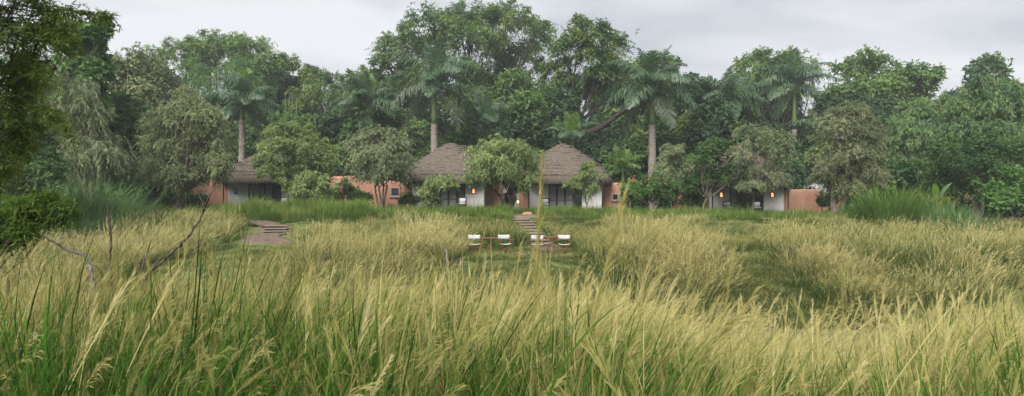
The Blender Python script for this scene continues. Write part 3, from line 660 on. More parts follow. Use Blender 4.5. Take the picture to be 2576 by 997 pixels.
SP = dict(
    pinnate=dict(len=.40, wid=.15, droop=.45, hang=.25, up=.25, rc=1.25),
    broad=dict(len=.36, wid=.22, droop=.3, hang=.3, up=.2, rc=.95, per_twig=7),
    airy=dict(len=.40, wid=.15, droop=.5, hang=.2, up=.3, rc=1.1, cover=.55),
    fine=dict(len=.20, wid=.060, droop=.75, hang=.45, up=.25, rc=.62, per_twig=12),
    feather=dict(len=.22, wid=.062, droop=.55, hang=.25, up=.35, rc=.62, per_twig=12, side=.9),
    weep=dict(len=.27, wid=.055, droop=1.0, hang=.7, up=.3, rc=.75, per_twig=14, side=.35),
    bamboo=dict(len=.40, wid=.085, droop=.9, hang=.5, up=.7, rc=1.15, per_twig=14, side=.5),
    shrub=dict(len=.19, wid=.10, droop=.25, hang=.1, up=.3, rc=.55, per_twig=8),
    mimosa=dict(len=.085, wid=.017, droop=.6, hang=.25, up=.1, rc=.19, cover=.62, per_twig=11, full=1, side=1.0, along=.5),
)
TREE_N = [0]
def tree(name, label, Y, base_px, lobes, species, leafmat, n, cat='tree', group=None, trunk=.2, stems=1, bark='bark', depth=.55, fork=.45, seed=None, extra_limbs=(), lean=0.0, ground=None, nb=1.0, sprays=()):
    TREE_N[0] += 1; rs = np.random.default_rng(seed or 100 + TREE_N[0]); sp = SP[species]
    bx = XX(base_px, Y); bz = (float(H(bx, Y)) if ground is None else ground) - .06
    base = np.array((bx, Y, bz))
    Lc = []; Lr = []
    pxs = np.array([l[0] for l in lobes]); span = (pxs.max() - pxs.min()) / FD * Y
    for i, (px, py, rx, ry) in enumerate(lobes):
        c = W(px, py, Y); k = 1 / FD * Y
        off = rs.uniform(-1, 1) * span * .5 * depth if len(lobes) > 1 else 0
        c = (c - np.array((0, 0, CAMZ))) * ((Y + off) / Y) + np.array((0, 0, CAMZ))     # keep the photo's bearing at its own depth
        Lc.append(c); Lr.append((rx * k, (rx * .6 + ry * .6) * k, ry * k))
    Lc = np.array(Lc); Lr = np.array(Lr); cen = Lc.mean(0)
    rc0 = sp['rc']
    C = []; O = []; RC = []; owner = []
    for i in range(len(Lc)):
        r = Lr[i]; area = 4 * math.pi * ((r[0] * r[1]) ** 1.6 / 3 + (r[0] * r[2]) ** 1.6 / 3 + (r[1] * r[2]) ** 1.6 / 3) ** (1 / 1.6)
        rc = min(rc0, r.min() * .6); m = int(max(6, sp.get('cover', .8) * area / (math.pi * rc * rc) * 1.25))
        u = nrm(rs.normal(0, 1, (m, 3))); keep = (u[:, 2] > -.35) | (rs.random(m) < (1.1 if sp.get('full') else .45)); u = u[keep]
        rad = rs.uniform(.72, 1.04, len(u)) ** .8; inn = rs.random(len(u)) < .16; rad[inn] = rs.uniform(.25, .7, inn.sum())
        if sp.get('full'): rad = rs.random(len(u)) ** .42
        c = Lc[i] + u * (r - rc * .55) * rad[:, None] + rs.normal(0, rc * .3, (len(u), 3))
        c[:, 2] = np.maximum(c[:, 2], bz + .35)
        C.append(c); O.append(nrm(u + .5 * nrm(c - cen))); RC.append(rc * rs.uniform(.65, 1.3, len(u))); owner += [i] * len(u)
    C = np.concatenate(C); O = np.concatenate(O); RC = np.concatenate(RC); owner = np.array(owner)
    V, F, tint = crown_leaves(C, O, RC, sp, n, rs)
    for pts, ncl, rcl in sprays:                                   # leafy shoots along a thin outer limb
        P = np.array([W(*p) for p in pts]); t = np.sort(rs.uniform(0, len(P) - 1, ncl)); i0 = np.minimum(t.astype(int), len(P) - 2); f = (t - i0)[:, None]
        dirs = nrm(P[i0 + 1] - P[i0]); cc = P[i0] * (1 - f) + P[i0 + 1] * f
        V2, F2, t2 = crown_leaves(cc, nrm(dirs + rs.normal(0, .5, dirs.shape)), np.full(ncl, rcl), dict(sp, out=1.0), ncl * 34, rs)
        F = np.concatenate((F, F2 + len(V))); V = np.concatenate((V, V2)); tint = np.concatenate((tint, t2))
    root = empty(name, base); tag(root, label, cat, group)
    link('crown', mesh_np('crown', V - base, [F], M[leafmat], tint=tint), root)
    # trunk, limbs to each lobe, boughs to the clumps
    m = MB(); low = Lc[:, 2].min() - Lr[:, 2].max() * .3
    for s in range(stems):
        ang = 2 * math.pi * s / max(stems, 1) + .4; sp0 = .0 if stems == 1 else trunk * 1.3
        b0 = np.array((math.cos(ang) * sp0, math.sin(ang) * sp0, -.15))
        top = (cen - base) * fork; top[0] = top[0] * (.7 if stems == 1 else .4) + (math.cos(ang) * .5 * (stems > 1)) + lean * top[2]; top[1] *= .6; top[2] = max(top[2], .8)
        pts = curve_pts(b0, top, (rs.normal(0, .12) * top[2] * .4, rs.normal(0, .05) * top[2], 0), 9)
        rad = np.linspace(trunk, trunk * .62, 9); rad[0] *= 1.35; rad[1] *= 1.1
        m.tube(pts, rad, 9)
        for i in range(len(Lc)):
            if i % stems != s: continue
            e = Lc[i] - base - np.array((0, 0, Lr[i][2] * .15)); ln = np.linalg.norm(e - top)
            q = curve_pts(top - (top - b0) * .08 * rs.random(), e, (rs.normal(0, .06) * ln, rs.normal(0, .06) * ln, -.06 * ln), 8)
            m.tube(q, np.linspace(trunk * (.34 if Y > 60 or Y < 12 else .5), trunk * .1, 8), 6)
            idx = np.where(owner == i)[0]; rs.shuffle(idx)
            for j in idx[:int((14 if Y > 60 else 18) * nb)]:
                f = rs.integers(3, 8); p0 = q[f]; e2 = C[j] - base; l2 = np.linalg.norm(e2 - p0)
                m.tube(curve_pts(p0, e2, (0, 0, .06 * l2), 4), np.linspace(trunk * (.16 if Y < 60 else .09), trunk * .025, 4), 4, cap=False)
    for pts, r0, r1 in extra_limbs:
        P = np.array([W(*p) for p in pts]) - base; t = np.linspace(0, len(P) - 1, 10); i0 = np.minimum(t.astype(int), len(P) - 2); f = (t - i0)[:, None]
        m.tube(P[i0] * (1 - f) + P[i0 + 1] * f + rs.normal(0, r0 * .1, (10, 3)), np.linspace(r0, r1, 10), 7)
    m.build('trunk', M[bark], root, smooth=True)
    return root
G_BACK = 'tall trees behind the cottages'; G_FRONT = 'small trees in the cottage gardens'
# --- tall trees behind
tree('shade_tree', 'huge spreading shade tree towering behind the left middle cottage, tallest in view', 86, 1190,
     [(1005, 105, 70, 38), (1085, 62, 85, 42), (1180, 42, 95, 36), (1275, 50, 80, 38), (1345, 85, 42, 45), (975, 160, 42, 30), (1060, 140, 85, 55), (1170, 110, 95, 60), (1290, 125, 80, 60), (1130, 200, 90, 48), (1240, 200, 95, 52), (1330, 185, 52, 60), (1050, 210, 55, 38), (1190, 255, 80, 35), (1290, 262, 55, 30)],
     'pinnate', 'leaf_shade', 74000, group=G_BACK, trunk=.75, stems=2, bark='bark_dark', depth=.5, fork=.42)
tree('shade_tree', 'dark layered tree with sky showing through, right of the tallest tree', 78, 1440,
     [(1478, 78, 55, 32), (1420, 118, 42, 40), (1540, 120, 46, 42), (1490, 145, 58, 34), (1400, 185, 34, 32), (1562, 178, 40, 38), (1455, 212, 60, 26), (1540, 232, 44, 28), (1395, 235, 28, 24), (1510, 190, 40, 22)],
     'pinnate', 'leaf_shade', 36000, group=G_BACK, trunk=.5, bark='bark_dark', fork=.62, depth=.45,
     extra_limbs=[([(1448, 330, 74), (1490, 332, 74), (1530, 308, 74), (1590, 262, 74), (1640, 225, 74)], .42, .14)])
tree('shade_tree', 'broad pale crown on the skyline behind the leftmost palm', 94, 560,
     [(540, 112, 70, 28), (618, 122, 65, 30), (690, 158, 48, 26), (455, 130, 55, 30), (560, 155, 95, 36), (650, 185, 75, 38), (395, 150, 42, 28), (725, 165, 22, 14), (480, 190, 70, 45)],
     'pinnate', 'leaf_light', 38000, group=G_BACK, trunk=.55, bark='bark_dark')
tree('feathery_tree', 'bright feathery green tree behind the fronds of the leftmost palm', 78, 560,
     [(485, 185, 40, 40), (590, 190, 62, 44), (540, 225, 65, 45), (640, 225, 40, 40), (500, 265, 60, 45), (640, 290, 60, 50)], 'feather', 'leaf_bright', 22000, group=G_BACK, trunk=.35, bark='bark_dark')
tree('olive_tree', 'dull olive tree on the skyline above the bamboo canes at left', 64, 335,
     [(335, 168, 55, 38), (378, 195, 42, 40), (300, 198, 35, 40), (345, 225, 60, 38)], 'airy', 'leaf_olive', 11000, group=G_BACK, trunk=.3)
tree('leafy_tree', 'bright leafy vine-clad tree rising behind the overhanging boughs', 46, 215,
     [(205, 112, 42, 36), (240, 95, 30, 28), (175, 95, 28, 34), (222, 165, 46, 44), (190, 180, 50, 50), (240, 225, 36, 46), (210, 265, 50, 45)], 'broad', 'leaf_bright', 15000, group=G_BACK, trunk=.3)
tree('weeping_tree', 'grey-green weeping tree with hanging strands on the left', 41, 215,
     [(165, 215, 60, 45), (210, 285, 70, 55), (245, 370, 55, 50), (150, 310, 60, 70), (275, 400, 32, 36), (190, 400, 70, 60)], 'weep', 'leaf_grey', 20000, trunk=.28)
tree('leafy_tree', 'dark green leafy tree between the weeping tree and the round olive tree', 50, 320,
     [(300, 285, 42, 50), (330, 350, 50, 65), (300, 425, 50, 50), (355, 430, 40, 55), (290, 350, 30, 50), (380, 470, 30, 30)], 'broad', 'leaf_deep', 14000, trunk=.25)
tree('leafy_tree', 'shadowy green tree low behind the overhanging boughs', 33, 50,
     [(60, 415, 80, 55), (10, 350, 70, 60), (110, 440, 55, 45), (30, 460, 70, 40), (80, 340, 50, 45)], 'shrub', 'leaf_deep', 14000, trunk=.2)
tree('airy_tree', 'pale airy tree on the skyline between the leftmost palm and the tallest tree', 90, 850,
     [(788, 190, 30, 24), (850, 205, 52, 26), (920, 200, 48, 26), (800, 245, 62, 42), (880, 258, 82, 45), (755, 265, 42, 45), (950, 240, 40, 40)], 'airy', 'leaf_shade', 17000, group=G_BACK, trunk=.35, bark='bark_dark')
tree('airy_tree', 'sparse yellowish treetop on the skyline left of the tallest tree', 98, 780, [(775, 178, 26, 16), (800, 192, 32, 18), (760, 205, 30, 16)], 'airy', 'leaf_pale', 3600, group=G_BACK, trunk=.25)
tree('leafy_tree', 'rounded green treetop just behind the palm right of the bare-peaked cottage', 84, 1650,
     [(1640, 160, 46, 28), (1688, 165, 22, 24), (1620, 205, 48, 36), (1665, 230, 58, 44)], 'broad', 'leaf_shade', 11000, group=G_BACK, trunk=.35, bark='bark_dark')
tree('leafy_tree', 'low treetop filling the skyline dip between the two right palms', 88, 1800,
     [(1760, 228, 48, 26), (1825, 232, 48, 24), (1720, 250, 40, 40), (1800, 280, 85, 45), (1870, 260, 40, 36)], 'airy', 'leaf_shade', 14000, group=G_BACK, trunk=.35, bark='bark_dark')
tree('airy_tree', 'open airy tree with bare boughs behind the far right palm', 92, 1960,
     [(1925, 150, 46, 28), (1892, 180, 34, 28), (1985, 152, 44, 26), (2035, 180, 32, 34), (1950, 210, 72, 32), (1890, 235, 45, 40), (2010, 250, 50, 34)], 'airy', 'leaf_light', 13000, group=G_BACK, trunk=.4, bark='bark_dark',
     extra_limbs=[([(1960, 330, 88), (1920, 300, 88), (1880, 285, 88)], .22, .08), ([(1965, 320, 88), (2010, 300, 88), (2060, 290, 88)], .22, .08)])
tree('leafy_tree', 'tall light green tree with two domes on the right skyline', 84, 2200,
     [(2170, 152, 50, 26), (2128, 180, 38, 30), (2215, 175, 44, 34), (2262, 190, 28, 24), (2318, 190, 46, 24), (2180, 225, 84, 40), (2290, 225, 64, 36), (2105, 250, 46, 38), (2250, 275, 90, 40), (2100, 300, 60, 45)],
     'broad', 'leaf_light', 27000, group=G_BACK, trunk=.5, bark='bark_dark')
# --- bamboo
def bamboo(label, Y, base_px, lobes, n, culms):
    r = tree('bamboo_clump', label, Y, base_px, lobes, 'bamboo', 'leaf_bamboo', n, cat='bamboo', group='bamboo clumps', trunk=.06, stems=5, bark='bamboo', depth=.4, nb=.3)
    b = np.array(r.location)
    for (x0, x1, y1) in culms:
        p0 = W(x0, 470, Y) - b; p0[2] = 0; p1 = W(x1, y1, Y) - b
        MB().tube(curve_pts(p0, p1, ((p0[0] - p1[0]) * .15, 0, (p1[2]) * .08), 9), np.linspace(.06, .012, 9), 6).build('culm', M['bamboo'], r, smooth=True)
bamboo('arching bamboo clump right of the brown olive tree', 62, 2300, [(2300, 335, 70, 40), (2255, 385, 48, 60), (2330, 285, 48, 30), (2350, 390, 50, 55), (2280, 440, 70, 45)], 18000, [(2300, 2330, 262), (2310, 2265, 300)])
bamboo('arching bamboo clump in the middle of the right thicket', 60, 2410, [(2425, 255, 52, 36), (2390, 300, 62, 40), (2450, 320, 60, 46), (2400, 370, 66, 50), (2470, 400, 60, 50)], 18000, [(2410, 2420, 212), (2420, 2465, 225), (2400, 2360, 245)])
bamboo('tallest bamboo clump at the right edge of the picture', 58, 2520, [(2505, 225, 60, 30), (2560, 255, 48, 48), (2530, 310, 66, 50), (2570, 360, 50, 60), (2480, 270, 46, 36), (2600, 300, 50, 80)], 20000, [(2520, 2500, 186), (2530, 2560, 196), (2540, 2578, 205), (2510, 2470, 205)])
def cane_stand(label, Y, base_px, culms, lobes, n):
    r = tree('bamboo_clump', label, Y, base_px, lobes, 'weep', 'leaf_bright', n, cat='bamboo', group='bamboo clumps', trunk=.04, stems=3, bark='bamboo', depth=.4, nb=.2)
    b = np.array(r.location)
    for (x0, x1, y1) in culms:
        p0 = W(x0, 470, Y) - b; p0[2] = 0; p1 = W(x1, y1, Y) - b
        MB().tube(curve_pts(p0, p1, (0, 0, 0), 6), np.linspace(.03, .01, 6), 6).build('culm', M['bamboo'], r, smooth=True)
cane_stand('yellow bamboo canes standing above green foliage at left', 56, 310, [(305, 322, 178), (306, 290, 205), (310, 312, 215), (318, 330, 235)], [(310, 290, 40, 36), (330, 330, 40, 40), (290, 330, 35, 40)], 6000)
cane_stand('yellow bamboo canes right of the leftmost palm', 70, 725, [(715, 718, 232), (725, 727, 250), (730, 735, 240), (740, 746, 255), (700, 700, 262)], [(720, 305, 45, 36), (760, 325, 45, 40), (700, 340, 40, 40)], 8000)
# --- garden trees in front of and between the cottages
tree('round_tree', 'large round olive-green tree with a thick trunk, left of the cottages', 47, 453,
     [(465, 252, 52, 36), (460, 300, 80, 56), (425, 355, 74, 58), (518, 350, 60, 60), (470, 400, 84, 50), (395, 320, 42, 42), (532, 305, 38, 40), (398, 405, 48, 42), (545, 400, 36, 40), (440, 440, 66, 28), (515, 440, 52, 26)],
     'fine', 'leaf_olive', 50000, group=G_FRONT, trunk=.36, fork=.36, depth=.55)
tree('feathery_tree', 'light green feathery tree in front of the hatch cottage roof', 49, 742,
     [(735, 335, 60, 30), (690, 370, 46, 34), (785, 368, 46, 36), (735, 385, 78, 40), (665, 405, 34, 26), (810, 405, 36, 28), (735, 425, 60, 22), (690, 430, 34, 20), (795, 435, 36, 18)],
     'feather', 'leaf_feather', 34000, group=G_FRONT, trunk=.13, stems=2, fork=.5, depth=.5)
tree('feathery_tree', 'low feathery bush tree in front of the hatch cottage veranda', 46.5, 770,
     [(780, 450, 44, 20), (745, 470, 30, 20), (820, 465, 30, 22), (780, 485, 46, 16)], 'feather', 'leaf_feather', 10000, group=G_FRONT, trunk=.06, stems=3, fork=.4)
tree('willowy_tree', 'grey-green willowy tree with several stems before the barred window wall', 50, 960,
     [(950, 345, 60, 28), (905, 375, 40, 36), (1000, 370, 40, 36), (950, 390, 72, 40), (900, 425, 34, 26), (1010, 420, 32, 34), (950, 430, 50, 22)],
     'fine', 'leaf_grey', 28000, group=G_FRONT, trunk=.09, stems=4, fork=.5, depth=.5)
tree('fork_tree', 'fork-trunked green tree standing between the two middle cottages', 50.5, 1272,
     [(1262, 365, 62, 28), (1205, 395, 34, 34), (1325, 392, 36, 34), (1260, 405, 74, 38), (1200, 435, 32, 24), (1335, 430, 28, 30), (1262, 445, 56, 22), (1305, 455, 34, 18)],
     'fine', 'leaf_feather', 32000, group=G_FRONT, trunk=.13, stems=3, fork=.4, depth=.5, bark='bark_dark')
tree('small_tree', 'small leafy tree before the veranda of the left middle cottage', 48.5, 1090,
     [(1105, 455, 38, 16), (1085, 478, 28, 20), (1130, 458, 24, 14), (1085, 502, 24, 14)], 'fine', 'leaf_feather', 9000, group=G_FRONT, trunk=.05, stems=2, fork=.45)
tree('small_tree', 'small drooping tree before the veranda of the bare-peaked cottage', 47.5, 1478,
     [(1482, 440, 30, 24), (1488, 472, 30, 24), (1442, 464, 26, 9), (1460, 455, 22, 14), (1478, 418, 16, 12)], 'fine', 'leaf_feather', 8500, group=G_FRONT, trunk=.06, fork=.35)
tree('willowy_tree', 'pale willowy tree behind the red-flowered bush', 53, 1705,
     [(1690, 385, 34, 26), (1675, 425, 38, 34), (1720, 430, 36, 36), (1700, 465, 40, 26)], 'fine', 'leaf_grey', 14000, group=G_FRONT, trunk=.09, stems=2)
tree('small_tree', 'green crooked-trunk tree beside the potted plant, left of the right cottage doors', 50, 1773,
     [(1800, 372, 40, 22), (1770, 405, 34, 30), (1830, 405, 46, 34), (1780, 440, 32, 20), (1845, 440, 36, 22), (1740, 460, 24, 18)], 'feather', 'leaf_deep', 17000, group=G_FRONT, trunk=.1, fork=.4, bark='bark')
tree('willowy_tree', 'tall pale see-through tree before the doors of the right cottage', 48.5, 1893,
     [(1905, 335, 58, 26), (1865, 380, 40, 36), (1930, 380, 54, 40), (1972, 365, 22, 34), (1900, 425, 60, 30), (1950, 440, 40, 24), (1890, 468, 38, 12)], 'fine', 'leaf_grey', 17000, group=G_FRONT, trunk=.1, fork=.5, depth=.5)
tree('olive_tree', 'large brownish olive tree at the end of the broad terracotta wall', 48, 2106,
     [(2135, 282, 44, 28), (2105, 325, 62, 40), (2170, 340, 48, 46), (2120, 395, 80, 46), (2200, 410, 34, 42), (2088, 445, 46, 32), (2170, 445, 46, 32), (2130, 470, 50, 22)],
     'fine', 'leaf_brown', 42000, group=G_FRONT, trunk=.26, stems=2, fork=.4, depth=.5)
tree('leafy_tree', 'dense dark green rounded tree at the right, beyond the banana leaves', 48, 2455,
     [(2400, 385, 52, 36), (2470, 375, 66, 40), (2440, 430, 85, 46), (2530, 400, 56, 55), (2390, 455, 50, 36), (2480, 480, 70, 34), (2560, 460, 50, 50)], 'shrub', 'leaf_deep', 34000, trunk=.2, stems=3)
tree('leafy_bush', 'bright green bush at the right edge in front of the dark rounded tree', 42, 2550,
     [(2545, 470, 40, 26), (2580, 445, 36, 32), (2510, 505, 32, 20), (2565, 505, 45, 26)], 'shrub', 'leaf_bright', 9000, cat='bush', trunk=.06, stems=3)
fb = tree('flowering_bush', 'sprawling bush dotted with red flowers left of the thin pillar', 51.5, 1640,
     [(1600, 475, 34, 22), (1650, 468, 40, 24), (1688, 482, 20, 18), (1625, 492, 50, 16), (1580, 490, 24, 20)], 'shrub', 'leaf_bright', 9500, cat='bush', trunk=.05, stems=4)
fme = MB()
for k in range(9):
    t = 2 * math.pi * k / 9; fme.add([(0, 0, 0), (.07 * math.cos(t), .07 * math.sin(t), .03), (.1 * math.cos(t + .3), .1 * math.sin(t + .3), -.01), (.06 * math.cos(t + .6), .06 * math.sin(t + .6), .02)], [(0, 1, 2, 3)])
fme = fme.mesh('flower', M['flower'])
for (px, py) in ((1592, 449), (1590, 454), (1597, 452), (1655, 447), (1630, 452), (1612, 462), (1672, 461)):
    p = W(px, py, 50.7) - np.array(fb.location); link('flower', fme, fb, loc=p, rot=(R(70), random.uniform(-.4, .4), random.uniform(-.6, .6)), scale=(.85,) * 3)
for (px, py, rx, ry, Yb, mt, lab) in ((868, 476, 22, 22, 54.5, 'leaf_bright', 'green garden shrub against the tall slotted terracotta wall'),
        (835, 490, 22, 14, 52.5, 'leaf_banana', 'yellow-green garden plant left of the square gate pillar'), (905, 492, 26, 12, 53, 'leaf_bright', 'bright low shrub right of the square gate pillar'),
        (1030, 500, 24, 12, 53, 'leaf_bright', 'low shrub under the barred square window'), (405, 492, 26, 22, 52, 'leaf_deep', 'dark shrub at the foot of the round olive tree'),
        (495, 500, 22, 16, 50, 'leaf_bright', 'small shrub before the white shuttered window wall'), (1735, 500, 20, 14, 52, 'leaf_deep', 'dark shrub beside the shaded terracotta wall'),
        (2080, 500, 22, 16, 52, 'leaf_deep', 'climbing shrub at the right end of the broad terracotta wall'), (1218, 470, 14, 34, 63, 'leaf_deep', 'dark shrub in the gap behind the middle doorway')):
    tree('garden_shrub', lab, Yb, px, [(px, py, rx, ry), (px - rx * .5, py + 8, rx * .7, ry * .7), (px + rx * .5, py + 6, rx * .7, ry * .7)], 'shrub', mt, 2600, cat='shrub', group='low garden shrubs', trunk=.03, stems=3, nb=.3)
# --- near overhanging tree: feathery boughs and dark seed balls
ov = tree('overhanging_tree', 'near feathery tree hanging into the picture at the upper left', 8.6, -420,
     [(0, 40, 110, 90), (-60, 120, 140, 140), (-10, 190, 95, 100), (60, 80, 70, 70), (105, 55, 50, 50), (0, 290, 85, 95), (-50, 370, 105, 105), (55, 200, 48, 70), (55, 310, 44, 50), (10, 385, 60, 45), (-90, 480, 80, 60), (-90, -60, 160, 120), (60, -50, 110, 60)],
     'mimosa', 'leaf_near', 28000, trunk=.07, bark='bark_dark', fork=.55, depth=.6, ground=2.2, nb=.5,
     extra_limbs=[([(-40, 10, 8.6), (90, 30, 8.5), (180, 26, 8.4), (240, 38, 8.4), (278, 45, 8.3)], .011, .003), ([(-100, 240, 8.6), (60, 235, 8.5), (130, 285, 8.3), (180, 335, 8.2)], .011, .003),
                  ([(60, 60, 8.4), (120, 85, 8.3), (165, 115, 8.2)], .008, .002), ([(30, 150, 8.5), (90, 170, 8.3), (130, 205, 8.2)], .008, .002)],
     sprays=[([(90, 30, 8.5), (180, 26, 8.4), (240, 38, 8.4), (278, 45, 8.3)], 30, .11), ([(60, 235, 8.5), (130, 285, 8.3), (180, 335, 8.2)], 24, .13), ([(60, 60, 8.4), (120, 85, 8.3), (165, 115, 8.2)], 34, .15),
             ([(30, 150, 8.5), (90, 170, 8.3), (130, 205, 8.2)], 30, .15), ([(100, 20, 8.4), (150, 60, 8.3), (170, 95, 8.3)], 26, .15)])
ov2 = tree('overhanging_bough', 'low feathery bough with dark seed balls at the left edge', 7.4, -160,
     [(20, 540, 70, 44), (80, 530, 60, 34), (140, 535, 44, 22), (-40, 565, 80, 50), (25, 585, 50, 26), (105, 510, 56, 22), (-60, 500, 90, 50)], 'mimosa', 'leaf_bough', 4600, cat='bough', trunk=.016, bark='bark_dark', fork=.5, depth=.3, ground=2.2, nb=.6,
     extra_limbs=[([(-120, 600, 7.4), (0, 625, 7.4), (40, 618, 7.3), (62, 608, 7.3)], .012, .004), ([(-120, 560, 7.4), (40, 548, 7.4), (120, 522, 7.3), (180, 520, 7.2)], .010, .003)],
     sprays=[([(-40, 560, 7.4), (40, 548, 7.4), (120, 522, 7.3), (185, 524, 7.2)], 60, .13), ([(-20, 540, 7.4), (60, 510, 7.3), (130, 500, 7.2)], 44, .13), ([(-40, 600, 7.4), (30, 590, 7.3), (80, 575, 7.2)], 34, .11)])
fr = MB().lathe([(.004, -.03), (.02, -.024), (.03, -.006), (.03, .008), (.02, .024), (.004, .03)], n=10)
for k in range(26):
    v = nrm(rng.normal(0, 1, 3)); fr.tube([v * .024, v * .046], [.004, .001], 4)
fme = fr.mesh('seed_ball', M['fruit'], True)
for o, Yf, lst_ in ((ov, 8.3, ((135, 170), (46, 205), (64, 240), (118, 155))), (ov2, 7.2, ((60, 614), (155, 556), (22, 610)))):
    for px, py in lst_: link('seed_ball', fme, o, loc=W(px, py, Yf) - np.array(o.location), rot=(random.random() * 3, random.random() * 3, 0), scale=(random.uniform(.8, 1.15),) * 3)

# ------------------------------------------------------------------ palms
def frond_mesh(name, e0, e1, L, mat, seed, nl=58, ll=1.25, lw=.085, hang=.75):
    rs = np.random.default_rng(seed); k = 15; s = np.linspace(0, 1, k)
    ang = np.radians(e0 + (e1 - e0) * s ** 1.15); ds = L / (k - 1)
    X = np.concatenate(([0], np.cumsum(np.cos(ang[:-1]) * ds))); Z = np.concatenate(([0], np.cumsum(np.sin(ang[:-1]) * ds)))
    P = np.stack((X, .05 * L * s ** 2 * rs.normal(0, .6), Z), 1); P[:, 1] = .06 * L * s ** 2 * rs.normal(0, .7)
    V, F = tube_np(P, np.linspace(.05, .008, k), 5); V = [V]; Fq = [F]; tint = [np.full(len(F), .75)]; nb = len(V[0])
    T = np.gradient(P, axis=0); T = nrm(T)
    for sd in (-1, 1):
        sl = np.linspace(.10, 1.0, nl) + rs.normal(0, .006, nl); sl = np.clip(sl, .06, 1)
        p = np.stack([np.interp(sl, s, P[:, i]) for i in range(3)], 1); t = nrm(np.stack([np.interp(sl, s, T[:, i]) for i in range(3)], 1))
        ln = ll * (np.sin(np.clip(sl * 1.02, 0, 1) * math.pi * .86 + .36)) ** .7 * rs.uniform(.85, 1.1, nl)
        up = nrm(np.cross(np.tile((0, 1., 0), (nl, 1)), t)) * -1
        d = nrm(t * .75 + np.array((0, sd, 0)) * 1.0 + up * rs.normal(.15, .35, nl)[:, None])
        q1 = p + d * ln[:, None] * .45; d2 = nrm(d + np.array((0, 0, -hang)) + rs.normal(0, .12, (nl, 3)))
        q2 = q1 + d2 * ln[:, None] * .35; d3 = nrm(d2 + np.array((0, 0, -hang * 1.1))); q3 = q2 + d3 * ln[:, None] * .3
        wv = nrm(np.cross(d, up)) * lw * .5
        n0 = sum(len(v) for v in V)
        pts = np.stack((p - wv * .5, p + wv * .5, q1 - wv, q1 + wv, q2 - wv * .8, q2 + wv * .8, q3), 1).reshape(-1, 3)
        b = n0 + np.arange(nl)[:, None] * 7
        V.append(pts); Fq.append(np.concatenate((b + np.array((0, 1, 3, 2)), b + np.array((2, 3, 5, 4)))));
        tri = b + np.array((4, 5, 6)); tt = np.clip(rs.normal(.5, .17, nl), 0, 1)
        tint.append(np.concatenate((tt, tt))); TRI.append((tri, tt))
    V = np.concatenate(V); tr = np.concatenate([x[0] for x in TRI]); tt = np.concatenate([x[1] for x in TRI]); TRI.clear()
    Q = np.concatenate(Fq)
    return mesh_np(name, V, [Q, tr], mat, tint=np.concatenate((*tint, tt)))
TRI = []
FR = {}
for key, mt in (('g', 'leaf_palm'), ('b', 'leaf_palm_bright'), ('o', 'leaf_palm_old')):
    FR[key] = [[frond_mesh('frond', e0, e1, 4.7, M[mt], 900 + 10 * q + v + ord(key), hang=hg) for v in range(2)] for q, (e0, e1, hg) in enumerate(((84, 52, .35), (66, -18, .7), (42, -48, .9), (12, -72, .8), (-30, -88, .45)))]
def palm(label, px, Y, yc, ytrunk=None, tr=.3, spread=1.0, key='g', counts=(2, 5, 6, 5, 2), trunk=True, seed=0, spear=False, rot0=0.0, old=True):
    rs = np.random.default_rng(500 + seed); x = XX(px, Y); z0 = float(H(x, Y)); zc = W(px, yc, Y)[2] - z0
    counts = tuple(max(0, c + int(rs.integers(-1, 2))) if q in (1, 2, 3) else c for q, c in enumerate(counts)); spread *= rs.uniform(1.02, 1.16)
    root = empty('royal_palm', (x, Y, z0)); root.rotation_euler = (rs.normal(0, .012), rs.normal(0, .014), 0); tag(root, label, 'palm', 'royal palms behind the cottages')
    zt = (W(px, ytrunk, Y)[2] - z0) if ytrunk else zc - 1.6
    prof = []; nr = int(max(zt, 1) / .16)
    for i in range(nr + 1):
        f = i / nr; r = tr * (1.12 - .12 * f + .16 * math.exp(-((f - .45) / .25) ** 2)) * (1.25 if i == 0 else 1)
        prof += [(r * rs.uniform(.985, 1.0), f * zt - .1 * (i == 0)), (r * 1.035, f * zt + .02), (r * rs.uniform(.985, 1.0), f * zt + .045)]
    MB().lathe(prof, n=16).build('trunk', M['palm_trunk'], root, smooth=True)
    h = zc - zt
    MB().lathe([(tr * .86, zt + .05), (tr * .92, zt + .2 * h), (tr * .72, zt + .6 * h), (tr * .5, zc), (tr * .28, zc + .35)], n=16).build('crownshaft', M['crownshaft'], root, smooth=True)
    g = 0.0
    for q, c in enumerate(counts):
        for i in range(c):
            g += 2.39996; k = 'o' if (old and q == 4) or (old and q == 3 and i == 0) else ('b' if key == 'b' or (q == 0 and key == 'm') else 'g')
            me = FR[k][q][rs.integers(0, 2)]; sc_ = spread * rs.uniform(.88, 1.1) * (.8 if q == 0 else 1)
            link('frond', me, root, loc=(0, 0, zc + .12 - .07 * q), rot=(rs.normal(0, .06), rs.normal(0, .08), g + rot0 + rs.normal(0, .2)), scale=(sc_,) * 3)
    if spear:
        link('spear_leaf', FR['b'][0][0], root, loc=(0, 0, zc + .2), rot=(.1, -.12, rot0 + 1.2), scale=(.85 * spread,) * 3)
        link('spear_leaf', FR['b'][0][1], root, loc=(0, 0, zc + .2), rot=(-.1, -.2, rot0 + 4.2), scale=(.75 * spread,) * 3)
    return root
palm('leftmost royal palm, grey trunk rising behind the hatch cottage', 607, 62, 268, 303, tr=.26, spread=.82, seed=1, spear=True, rot0=.6)
palm('royal palm with the broadest crown, directly behind the left middle cottage', 1094, 61.5, 216, 313, tr=.31, spread=1.0, seed=2, rot0=.2)
palm('royal palm right of the bare-peaked cottage, its full grey trunk in view', 1641, 63.5, 228, 316, tr=.32, spread=1.02, seed=3, rot0=1.1)
palm('slender distant royal palm with a bright upright spear leaf at the right', 1998, 78, 222, 326, tr=.3, spread=1.0, seed=4, spear=True, rot0=2.0, old=False)
